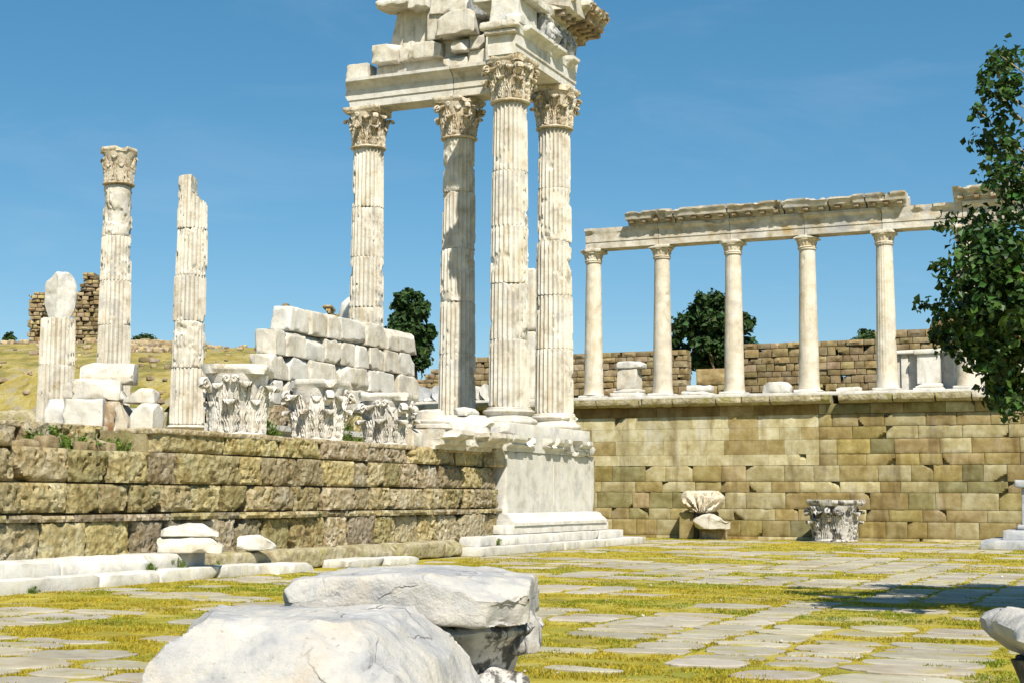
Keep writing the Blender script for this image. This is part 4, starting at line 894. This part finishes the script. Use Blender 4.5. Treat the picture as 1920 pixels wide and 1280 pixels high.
# pillar and fallen pieces seen between the temple columns
t = thing('plain_pillar', 'plain broken pillar on the terrace seen between the two nearest columns', 'pillar', (-5.27, 10.5, 4.7))
V, F = stone((.62, .62, 2.6), 17, .12, .1, .02, .4, 3, .12); MB().add(V, F).build('shaft', MARBLE, t)
V, F = stone((.60, .60, 2.3), 18, .12, .1, .02, .4, 5, .14); MB().add(V, F).build('shaft', MARBLE, t, (.01, 0, 2.6))
for i, (x, rx, l) in enumerate(((-8.9, .1, 'fallen grey drum on the terrace edge beside the stacked wall'), (-8.3, .4, 'second fallen drum piece on the terrace edge, half behind the shaded column'), (-6.85, .9, 'fallen drum left of the nearest column on the terrace edge'), (-6.3, .2, 'pale fallen arch stone on the terrace edge left of the nearest column'))):
    V, F = lathe([(0, -.35), (.33, -.35), (.36, 0), (.33, .35), (0, .35)], 40); V = V+.03*np.stack([fbm(V/.3+3*k, 770+i+k, 3) for k in range(3)], 1)
    V = V @ rotm(R(90), 0, rx).T; V = cut(V, (0, 0, .2), (.3, .1, 1), .03, .2, i)
    tag(MB().add(V, F).build('fallen_drum', MARBLEG if i < 2 else MARBLEW, None, (x, 9.35, ST+.32)), l, 'stone fragment', 'fallen drums on the terrace edge')
stone_obj('marble_lump', MARBLEW, (.6, .5, .3), (-8.55, 9.1, ST-.05), 'small white wedge of marble before the fallen drums', 'stone fragment', cuts=6, cd=.18, seed=19)

# ------------------------------------------------------------------ rear rubble walls of the stoa
def top_keep(fn, jit=.012):
    return lambda u, z, h, r: z+h*.3 < fn(u)+r.normal(0, jit)
def courses(z0, z1, h, r):
    o = []; z = z0
    while z < z1: d = h*r.uniform(.75, 1.25); o.append((z, z+d)); z += d
    return o
rr_ = np.random.default_rng(5)
def rubble_wall(name, label, x0, x1, y, z0, z1, fn, wm, h, seed, th=.6, group=None, mat=RUBBLE):
    t = thing(name, label, 'wall', ((x0+x1)/2, y, z0), 0, group)
    mb = MB(); wall_blocks(mb, (x0-(x0+x1)/2, 0, 0), (1, 0, 0), (0, -1, 0), x1-x0, courses(0, z1-z0, h, rr_), wm, .4, .07, .05, .03, .15, .025, depth=th, seed=seed, off=.03, chip=.15, tint=t_rub, keep=top_keep(lambda u: fn(u+x0)-z0), cap=True)
    return mb.build('masonry', mat, t)
rubble_wall('rubble_wall', 'left stretch of the rubble wall behind the stoa, ending at the gap with the tree', -10.5, -.75, 15, 4.65, 7.3, lambda x: 6.98, .46, .27, 91, group='rubble walls behind the stoa')
rubble_wall('rubble_wall', 'low large block wall filling the gap below the tree behind the stoa', -.7, 1.15, 15.2, 4.65, 6.3, lambda x: 6.05+.35*(x > .1), .95, .5, 92, group='rubble walls behind the stoa')
rubble_wall('rubble_wall', 'long right stretch of the rubble wall behind the stoa, rising to the right', 1.1, 20, 15, 4.65, 8.3, lambda x: 7.25+(.2 if x > 6.3 else 0)+(.25 if x > 8.2 else 0), .46, .27, 93, group='rubble walls behind the stoa')
rubble_wall('rubble_wall', 'ragged light rubble wall seen right of the stacked block wall', -17.5, -10.4, 15.5, 4.3, 6.8, lambda x: 6.5+.3*math.sin(x*2.1), .3, .2, 94, group='rubble walls behind the stoa')
tag(None or stone_obj('stone_block', KERB, (3.2, .6, .5), (-12.3, 11.5, 4.6), None), 'long low tan block below the ragged rubble wall', 'block')

# ------------------------------------------------------------------ hill, ruins
nx, ny = 150, 150
gx = np.linspace(-150, 80, nx); gy = np.linspace(-70, 160, ny); X, Y = np.meshgrid(gx, gy, indexing='ij')
def hillz(x, y):
    x = np.asarray(x, float); y = np.asarray(y, float)
    dx, dy = x-CAM[0], y-CAM[1]; Xc = dx*.91355+dy*.40674; Zc = -dx*.40674+dy*.91355
    z = np.where(x < -18, 2.2+2.4*sstep(4, 10, y), 4.68)
    hf = sstep(50, 74, Zc)*sstep(-2, -11, Xc-(Zc-75)*.15)
    z = z+4.0*hf
    return z+.35*hf*fbm(np.stack([x.ravel()/5, y.ravel()/5, 0*x.ravel()], 1), 95, 4).reshape(x.shape)+.10*hf*fbm(np.stack([x.ravel()/1.3, y.ravel()/1.3, 0*x.ravel()], 1), 96, 3).reshape(x.shape)
Xs = np.concatenate([np.linspace(-150, -60, 40), np.linspace(-59, -19.2, 110), [-18.8], np.linspace(-18, 80, 60)]); Ys = np.concatenate([np.linspace(-70, -8, 25), np.linspace(-7, 9.0, 30), [9.9], np.linspace(10.5, 60, 130), np.linspace(62, 160, 30)])
X, Y = np.meshgrid(Xs, Ys, indexing='ij'); Zh = hillz(X, Y)
F = gridf(len(Xs), len(Ys)); fx = X.reshape(-1)[F].max(1); fy = Y.reshape(-1)[F].min(1)
F = F[~((fx > -18.9) & (fy < 9.85))]
struct(MB().add(np.stack([X, Y, Zh], -1).reshape(-1, 3), F).build('hillside', HILL))
uR = np.array([.91355, .40674, 0]); nC = np.array([.40674, -.91355, 0])
def ruin(name, label, px0, px1, Z, zb, zt, fn, wm, h, seed, th=1.2, group=None):
    X0, X1 = (px0-960)/2800*Z, (px1-960)/2800*Z
    o = cw((X0+X1)/2, Z, zb); t = thing(name, label, 'ruin', tuple(o), R(24), group)
    mb = MB(); wall_blocks(mb, (-(X1-X0)/2, 0, 0), (1, 0, 0), (0, -1, 0), X1-X0, courses(0, zt-zb, h, rr_), wm, .45, .09, .08, .06, .2, .04, depth=th, seed=seed, off=.06, chip=.3, tint=t_rub, keep=top_keep(fn, .12), cap=True)
    mb.build('masonry', RUBBLE, t); return t
ruin('ruined_tower', 'tall ragged rubble tower ruin on the hill behind the left column', 128, 200, 80, 8.2, 14.6, lambda u: 3.9+1.25*sstep(.2, .7, u)-.25*sstep(1.0, 1.4, u), .34, .22, 97, 1.6)
ruin('ruined_tower', 'narrow leaning rubble pier of the ruin at the far left', 45, 76, 80, 8.3, 13, lambda u: 3.7+.4*sstep(.2, .6, u), .34, .22, 98, 1.6)
ruin('ruined_wall', 'low terraced rubble wall under the ruined tower', 60, 250, 77.5, 7.6, 10.2, lambda u: 1.5+.5*sstep(1.8, 3.5, u)*sstep(4.6, 3.8, u), .5, .32, 99, 1.2)
ruin('ruined_wall', 'squared corner of ruined wall peeping over the left of the stacked wall', 521, 566, 62, 6.5, 9.6, lambda u: 2.75-.1*u, .36, .24, 100, 1.5)
ruin('ruined_wall', 'ragged rubble top peeping over the stacked wall left of the fluted column', 566, 650, 63, 6.5, 10.2, lambda u: 2.2+.35*sstep(.3, .6, u)+.45*sstep(.9, 1.0, u)*sstep(1.3, 1.1, u)+.15*sstep(1.2, 1.6, u), .3, .2, 101, 1.5)
p = cw((660-960)/2800*52, 52, 0)
V, F = lathe([(0, 0), (.5, 0), (.5, 4.5), (.42, 4.85), (.2, 5.05), (0, 5.1)], 48); V = V+.03*np.stack([fbm(V/.3+3*k, 105+k, 3) for k in range(3)], 1)
tag(MB().add(V, F).build('column_stump', MARBLEW, None, (p[0], p[1], 3.2)), 'rounded white column stump just left of the column on the stacked wall', 'column')
# scattered hill stones: too many to count
mb = MB(); r = np.random.default_rng(8)
HS = 1100
pts = []
for k in range(1100):
    if k < 620: px, Z = r.uniform(225, 330), r.uniform(66, 76)
    elif k < 800: px, Z = r.uniform(-60, 300), r.uniform(70, 79)
    else: px, Z = r.uniform(-100, 560), r.uniform(52, 78)
    q = cw((px-960)/2800*Z, Z); s = abs(r.normal(.13, .09))+.05
    V, F = stone((s*r.uniform(.9, 1.9), s, s*.7), k, s*.2, s*.35, s*.08, s*.8, 4, s*.25, s*.03, oct=2)
    mb.add(xf(V, (q[0], q[1], float(hillz(np.array([q[0]]), np.array([q[1]]))[0])-s*.15), 0, 0, r.uniform(0, 6)), F, t_rub(r)*np.array([1.25, 1.28, 1.5]))
tag(mb.build('hill_stones', RUBBLE), 'loose grey and tan stones scattered over the grassy hill', 'stones', kind='stuff')
for px, Z, s, l in ((48, 51, 1.0, 'low tan wall block at the left edge below the grassy hill'), (15, 51.5, .8, 'dark boulder at the left edge below the grassy hill'), (308, 52, 1.3, 'tan blocks behind the heap, left of the lone broken column')):
    q = cw((px-960)/2800*Z, Z); stone_obj('old_block', KERB, (s, .6, 1.9), (q[0], q[1], 2.3), l, 'block', rz=R(24), cuts=4, cd=.15, amp=.03)
#--P4

# ------------------------------------------------------------------ vegetation
def leaves(mb, centers, radii, n, size, seed, tl=(.6, 1.4), squash=.8, fold=.25, hollow=.35):
    """leaf-sized faces in clumps; the tint only mixes leaf kinds at random"""
    r = np.random.default_rng(seed); C = np.array(centers, float); Rd = np.array(radii, float)
    w = Rd**2; idx = r.choice(len(C), n, p=w/w.sum())
    d = r.normal(size=(n, 3)); d /= np.linalg.norm(d, axis=1, keepdims=True); d[:, 2] *= squash
    P = C[idx]+d*(Rd[idx]*(hollow+(1-hollow)*r.random(n)**.5)*(1+.25*r.normal(size=n)))[:, None]
    a = d+r.normal(0, .6, (n, 3))+np.array([0, 0, .5]); a /= np.linalg.norm(a, axis=1, keepdims=True)
    b = np.cross(a, r.normal(size=(n, 3))); b /= np.linalg.norm(b, axis=1, keepdims=True); c = np.cross(a, b)
    L = size*r.uniform(.6, 1.3, n)[:, None]; Wd = L*.42
    V = np.stack([P-b*L*.5, P+c*Wd*.9-b*L*.1+a*L*fold*.5, P+b*L*.55, P-c*Wd*.9-b*L*.1+a*L*fold*.5], 1).reshape(-1, 3)
    base = np.arange(n)[:, None]*4
    F = np.concatenate([base+np.array([[0, 1, 2]]), base+np.array([[0, 2, 3]])])
    t = r.uniform(tl[0], tl[1], (n, 1))*np.c_[r.uniform(.7, 1.25, n), np.ones(n), r.uniform(.6, 1.2, n)]
    mb.add(V, F, np.repeat(t, 4, 0))
def limb(mb, a, b, r0, r1, seed, bend=.15, n=8):
    a, b = np.array(a, float), np.array(b, float); t = np.linspace(0, 1, n)[:, None]; L = np.linalg.norm(b-a); r = np.random.default_rng(seed)
    p = a+(b-a)*t+np.sin(np.pi*t)*r.normal(0, bend*L*.5, 3)+.02*L*r.normal(size=(n, 3))*np.sin(np.pi*t)
    V, F = tube(p, np.linspace(r0, r1, n), 7); mb.add(V, F); return p
def far_tree(px, Z, zb, zt, wpx, label, seed, n=11000, size=.30, low=.18, name='broad_tree'):
    X = (px-960)/2800*Z; o = cw(X, Z, zb); t = thing(name, label, 'tree', tuple(o), 0, None)
    r = np.random.default_rng(seed); w = wpx/2800*Z/2; h = zt-zb
    C, Rd = [], []
    for k in range(46):
        d = r.normal(size=3); d /= np.linalg.norm(d); q = r.random()**.45
        c = np.array([d[0]*w*.80*q, d[1]*w*.80*q, h*(low+(1-low)*.5)+d[2]*h*(1-low)*.43*q]); C.append(c); Rd.append(w*r.uniform(.17, .34))
    mb = MB(); leaves(mb, C, Rd, n, size, seed, squash=.85); mb.build('crown', LEAFF, t, smooth=False)
    mb = MB(); limb(mb, (0, 0, -1.0), (0, 0, h*.45), w*.09, w*.05, seed)
    for k in range(7): limb(mb, (0, 0, h*r.uniform(.12, .4)), C[k*3], w*.04, w*.01, seed+k)
    mb.build('trunk', BARK, t); return t
far_tree(772, 66, 5.0, 10.75, 108, 'dark round tree between the stacked wall and the shaded column', 201, 13000, .26, .28)
far_tree(1345, 64, 5.0, 10.7, 150, 'dark round tree behind the gap in the rubble wall and the third stoa column', 202, 15000, .26, .22)
far_tree(1268, 66, 4.8, 9.1, 50, 'smaller tree crown left of the big round one behind the second stoa column', 205, 4000, .26, .3)
far_tree(1632, 72, 6.2, 9.6, 72, 'small bushy tree top above the rubble wall left of the fifth stoa column', 203, 3500, .24, .3, 'bushy_tree')
far_tree(268, 77, 8.6, 9.75, 46, 'dark green bush on the hill right of the column with the capital', 204, 1500, .16, .1, 'hill_bush')
far_tree(12, 79, 8.9, 9.95, 26, 'round dark bush on the hill at the left edge', 206, 1300, .16, .1, 'hill_bush')
far_tree(310, 77, 8.3, 9.0, 24, 'tiny dark bush on the hill left of the lone broken column', 207, 600, .14, .1, 'hill_bush')
# leafy tree at the right
rt = thing('leafy_tree', 'leafy tree with dark green branches at the right edge of the picture', 'tree', tuple(cw(7.9, 16.8, 0)))
def rp(px, py, Z): # direction of view through the photograph -> local point of the tree
    h = (932-py)/2800*Z+1.35; return cw((px-960)/2800*Z, Z, h)-cw(7.9, 16.8, 0)
cl = [(1896, 85, .2), (1915, 100, .3), (1885, 115, .2), (1910, 140, .3), (1868, 150, .2), (1905, 165, .25), (1850, 195, .14), (1890, 215, .26), (1862, 255, .26), (1905, 270, .3), (1890, 310, .3), (1912, 320, .3), (1870, 340, .13), (1915, 360, .3), (1900, 400, .2),
      (1880, 430, .2), (1790, 405, .10), (1770, 420, .10), (1820, 425, .2), (1850, 400, .18), (1855, 450, .3), (1900, 460, .35), (1800, 465, .13), (1775, 500, .13), (1830, 500, .28), (1880, 520, .42), (1800, 540, .22), (1850, 570, .45), (1910, 570, .5),
      (1762, 575, .14), (1735, 570, .11), (1725, 560, .06), (1780, 600, .18), (1815, 620, .34), (1770, 630, .16), (1860, 630, .4), (1905, 640, .45), (1800, 650, .18), (1850, 670, .2), (1885, 680, .28), (1905, 710, .26), (1860, 700, .16), (1870, 745, .2), (1900, 760, .2), (1885, 770, .1), (1830, 690, .10), (1875, 480, .4), (1905, 520, .5), (1880, 560, .5), (1840, 600, .36), (1890, 605, .5), (1865, 655, .34), (1910, 670, .45), (1905, 740, .3), (1885, 720, .25)]
r = np.random.default_rng(11); C, Rd = [], []
for px, py, q in cl: C.append(rp(px, py, 16.6+r.normal(0, .5))); Rd.append(q*(.80 if py < 400 else 1.0))
for k in range(150):
    d = r.normal(size=3); d /= np.linalg.norm(d); q = r.random()**.4
    c = np.array([d[0]*2.6*q, d[1]*2.6*q, 4.3+d[2]*2.3*q]); Pc = c+cw(7.9, 16.8, 0)-CAM; Xc = Pc[0]*.91355+Pc[1]*.40674; Zc = -Pc[0]*.40674+Pc[1]*.91355
    if Xc/Zc*2800 < 1010: continue
    C.append(c); Rd.append(r.uniform(.3, .6))
mb = MB(); leaves(mb, C, Rd, 56000, .10, 12, (.45, 1.9), .9, .4, .1); mb.build('crown', LEAF, rt, smooth=False)
mb = MB(); limb(mb, (0, 0, -.1), (.1, -.1, 2.4), .2, .13, 1, .05); limb(mb, (.1, -.1, 2.3), (0, .2, 6.2), .13, .03, 2); mb.build('trunk', BARK, rt)
mb = MB(); hub = np.array([.05, 0, 2.3])
for k in range(0, len(C), 2):
    st = hub+np.array([0, 0, np.clip((C[k][2]-2.3)*.55, 0, 3.2)]); p = limb(mb, st, C[k], .03 if k % 4 else .045, .006, 300+k, .12, 9)
mb.build('branches', TWIG, rt)

# weeds
def weed(x, y, z, s, label, seed, n=260, wide=1., col=(1, 1, 1)):
    r = np.random.default_rng(seed); C = [np.array([r.normal(0, s*.35*wide), r.normal(0, s*.5*wide), abs(r.normal(s*.4, s*.22))]) for _ in range(9)]
    mb = MB(); leaves(mb, C, [s*.22]*9, n, s*.16, seed, squash=1., hollow=.0)
    xy = r.normal(0, s*.28, (90, 2)); V, F, T = blades(90, xy, s*.9, s*.025, np.ones((90, 3))*.9, seed)
    mb.add(V, F, T); return tag(mb.build('weed_plant', WEED, None, (x, y, z), smooth=False), label, 'plant', 'weeds on the ruins')
for i, (x, y, z, s, l) in enumerate(((-.35, -22.3, 2.05, .32, 'tall green weed in the gap at the far left of the ledge'), (-.3, -21.9, 2.03, .22, 'small green weed right of the tall one at the left of the ledge'), (-.25, -20.5, 2.03, .30, 'bushy weed below the heap of blocks'), (-.2, -19.9, 2.03, .24, 'weed spreading below the right end of the heap'), (-.2, -19.2, 2.03, .22, 'low weed where the front ledge begins'), (.0, -18.95, 2.05, .2, 'weed patch against the cut end of the front ledge'),
      (-.5, -14.4, 2.45, .34, 'fresh green grass tuft between the first and middle capitals'), (-.3, -14.0, 2.45, .26, 'yellow green tuft just left of the middle capital'), (-.35, -11.25, 2.45, .30, 'grass tuft right of the middle capital'), (-.6, -10.8, 2.45, .2, 'small tuft between the middle and right capitals'),
      (1.4, -19.9, .18, .14, 'small tuft growing between the two left steps'), (1.36, -19.1, .18, .17, 'yellow tuft at the end of the upper left step'), (1.68, -22.9, 0, .12, 'small tuft at the foot of the lower left step'), (1.2, -18.0, .1, .22, 'weed in the corner behind the lower stacked slab'), (1.35, -6.8, .2, .18, 'weed in the gap of the upper pedestal step'), (1.0, -17.2, .1, .2, 'weed beside the low kerb'), (.75, -13.9, .95, .1, 'tiny weed in a joint of the podium wall'))):
    weed(x, y, z, s*(1.45 if z > 1.5 else 1), l, 400+i)
# rubble pieces in the ledge recess
for i, (y, s) in enumerate(((-21.2, .16), (-20.9, .22), (-20.2, .14), (-19.7, .2), (-19.45, .17), (-21.6, .12))):
    stone_obj('ledge_stone', RUBBLE, (s*1.2, s*1.5, s), (.05+.05*(i % 3), y, 2.04), ['pale fist sized stone at the left in the ledge recess', 'largest loose stone in the ledge recess', 'small stone between two weeds in the ledge recess', 'rounded stone below the right end of the heap', 'light stone at the right end of the ledge recess', 'smallest stone at the far left of the ledge recess'][i], 'stone', 'loose stones on the ledge', cuts=5, cd=s*.3, amp=.02, rad=s*.2, res=.04)

# ------------------------------------------------------------------ pieces in the court
t = thing('leaf_fragment', 'fan shaped carved leaf fragment raised before the ochre wall', 'stone fragment', (1.95, 8.0, .85))
V, F = stone((1.35, .75, .72), 501, .2, .045, .03, .25, 5, .2)
a = np.arctan2(V[:, 0], V[:, 2]+.15); m = sstep(.0, -.25, V[:, 1])*sstep(.62, .35, V[:, 2]); V[:, 1] += m*.07*np.sin(a*16); V[:, 0] *= .55+.45*sstep(-.1, .45, V[:, 2])
MB().add(V, F).build('carved_stone', CARVED, t)
tag(MB().add(*lathe([(0, 0), (.07, 0), (.07, .9), (0, .9)], 16)).build('iron_post', METAL, None, (1.78, 7.8, 0)), 'short black iron post propping the carved leaf fragment', 'post')
stone_obj('support_block', OCHRE, (.5, .5, .86), (1.42, 8.1, 0), 'plain tan block under the left of the carved leaf fragment', 'block', cuts=1, cd=.05, seed=502)
stone_obj('support_block', SOFFIT, (.9, .5, .42), (2.2, 8.15, 0), 'brown block under the curved marble piece', 'block', cuts=2, cd=.1, seed=504)
V, F = stone((1.15, .7, .52), 503, .02, .04, .02, .2, 10, .24); V[:, 2] -= .28*sstep(-.2, .6, V[:, 0])*sstep(.2, .5, V[:, 2])
tag(MB().add(V, F).build('marble_fragment', MARBLE, None, (2.32, 7.75, .34)), 'curved broken marble piece leaning right of the black post', 'stone fragment')
fallen(6.3, 7.55, 0, .62, 1.28, 51, 'carved capital with scrolls standing on the ground before the ochre wall', .75, .3, STAINED, group=None, al=.5)
t = thing('grey_pedestal', 'grey marble pedestal on two steps at the right edge of the court', 'pedestal', (13.3, 4.9, 0), 0)
V, F = stone((4.2, 4.2, .24), 511, .02, .1, .01, .3, 5, .1); MB().add(V, F).build('step', MARBLEG, t, (0, -.2, 0))
V, F = stone((3.4, 3.0, .26), 512, .02, .1, .01, .3, 3, .1); MB().add(V, F).build('step', MARBLEG, t, (.1, 0, .238))
V, F = stone((2.7, 1.6, .16), 513, .05, .1, .01, .3, 2, .08); MB().add(V, F).build('base_moulding', MARBLEG, t, (.05, .1, .496))
V, F = stone((2.45, 1.4, 1.0), 514, .03, .1, .012, .3, 3, .1); MB().add(V, F).build('shaft', MARBLEG, t, (.05, .1, .65))
V, F = stone((2.8, 1.7, .22), 515, .06, .08, .02, .3, 6, .12); MB().add(V, F).build('cap', MARBLEG, t, (.05, .1, 1.645))
# foreground capital block
p = cw(-.56, 9.25, 0)
t = thing('capital_block', 'big weathered capital with a rough white top slab, black stains below, in the foreground', 'capital', tuple(p), R(20))
V, F = stone((1.40, 1.45, .29), 521, .03, .022, .022, .16, 11, .15, .025, oct=5)
V[:, 2] -= .04*sstep(.1, .75, np.abs(V[:, 0]))*(V[:, 2] > .15); MB().add(V, F).build('top_slab', FOREROCK, t, (0, 0, .615))
V, F = lathe([(0, -.1), (.46, -.1), (.47, .1), (.50, .3), (.55, .42), (.62, .50), (.67, .54), (.68, .57), (.66, .60), (.60, .62), (0, .62)], 140); V = V+.03*np.stack([fbm(V/.22+3*k, 522+k, 4) for k in range(3)], 1)
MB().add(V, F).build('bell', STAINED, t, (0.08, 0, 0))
V, F = stone((.5, .5, .34), 525, .1, .03, .05, .15, 5, .15); MB().add(V, F).build('carved_corner', STAINED, t, (.47, -.28, .02))
V, F = stone((.24, .24, .26), 526, .05, .025, .03, .12, 5, .08); MB().add(V, F).build('carved_corner', STAINED, t, (.62, -.2, .42))
# foreground rock
p = cw(-1.03, 7.75, -.03)
V, F = stone((1.82, 1.5, .84), 531, .2, .019, .02, .3, 0, .1, oct=5)
V = cut(V, (-.55, 0, .79), (-.55, -.1, .85), .05, .4, 1); V = cut(V, (.3, 0, .78), (.62, -.15, .80), .05, .35, 2); V = cut(V, (0, -.25, .80), (.05, -.62, .8), .05, .35, 3); V = cut(V, (-.72, 0, .6), (-.95, -.1, .35), .04, .35, 4); V = cut(V, (.62, 0, .5), (.9, -.2, .5), .04, .3, 5); V = cut(V, (-.1, -.55, .5), (.0, -.9, .45), .04, .3, 6); V = cut(V, (0, 0, .80), (.03, 0, 1), .03, .4, 7); V[:, 2] -= .03
q = V; crk = np.zeros(len(V))
for (a, b, w_) in (((-.72, -.45), (-.1, -.1), .012), ((-.25, -.15), (.05, .25), .010), ((.3, -.5), (.45, -.3), .014), ((.0, .2), (.25, .25), .008)):
    a, b = np.array(a), np.array(b); d = b-a; tt = np.clip(((V[:, :2]-a) @ d)/(d @ d), 0, 1); ds = np.linalg.norm(V[:, :2]-a-d*tt[:, None]+.02*fbm(V/.1, 8, 2)[:, None], axis=1); crk = np.maximum(crk, np.exp(-(ds/w_)**2)*np.sin(np.pi*np.clip(tt, .05, .95)))
V[:, 2] -= crk*.06; V = V+.03*np.stack([fbm(V/.3+3*k, 540+k, 5, .6) for k in range(3)], 1)
tag(MB().add(V, F).build('marble_boulder', FOREROCK, None, tuple(p), (0, 0, R(22))), 'large pale cracked marble boulder filling the bottom of the foreground', 'boulder')
p = cw(3.15, 7.7, -.05)
t = thing('broken_capital', 'mushroom shaped marble stump with pale top and dark underside at the lower right corner', 'stone fragment', tuple(p), R(20))
V, F = stone((1.34, 1.2, .24), 551, .1, .026, .04, .2, 8, .2); V[:, 0] *= .72+.28*sstep(-.05, .2, V[:, 2]); MB().add(V, F).build('top', FOREROCK, t, (0, 0, .57))
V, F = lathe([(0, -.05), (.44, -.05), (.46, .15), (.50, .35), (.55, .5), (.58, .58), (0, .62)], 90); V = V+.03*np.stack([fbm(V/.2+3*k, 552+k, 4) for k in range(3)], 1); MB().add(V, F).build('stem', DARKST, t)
# a few white pebbles on the paving
mb = MB(); r = np.random.default_rng(21)
for k in range(90):
    Z = r.uniform(11, 34); X = r.uniform(-.2, .34)*Z; q = cw(X, Z)
    if q[0] < 1.9 and q[1] < 3 or q[1] > 8: continue
    s = min(.03, abs(r.normal(.008, .009))+.005)
    V, F = stone((s*1.6, s*1.2, s), k, s*.2, s*.6, s*.1, s, 3, s*.3, s*.03, oct=1); mb.add(xf(V, (q[0], q[1], .012), 0, 0, r.uniform(0, 6)), F)
tag(mb.build('pebbles', MARBLEW), 'white pebbles and marble chips scattered over the paving', 'pebbles', kind='stuff')
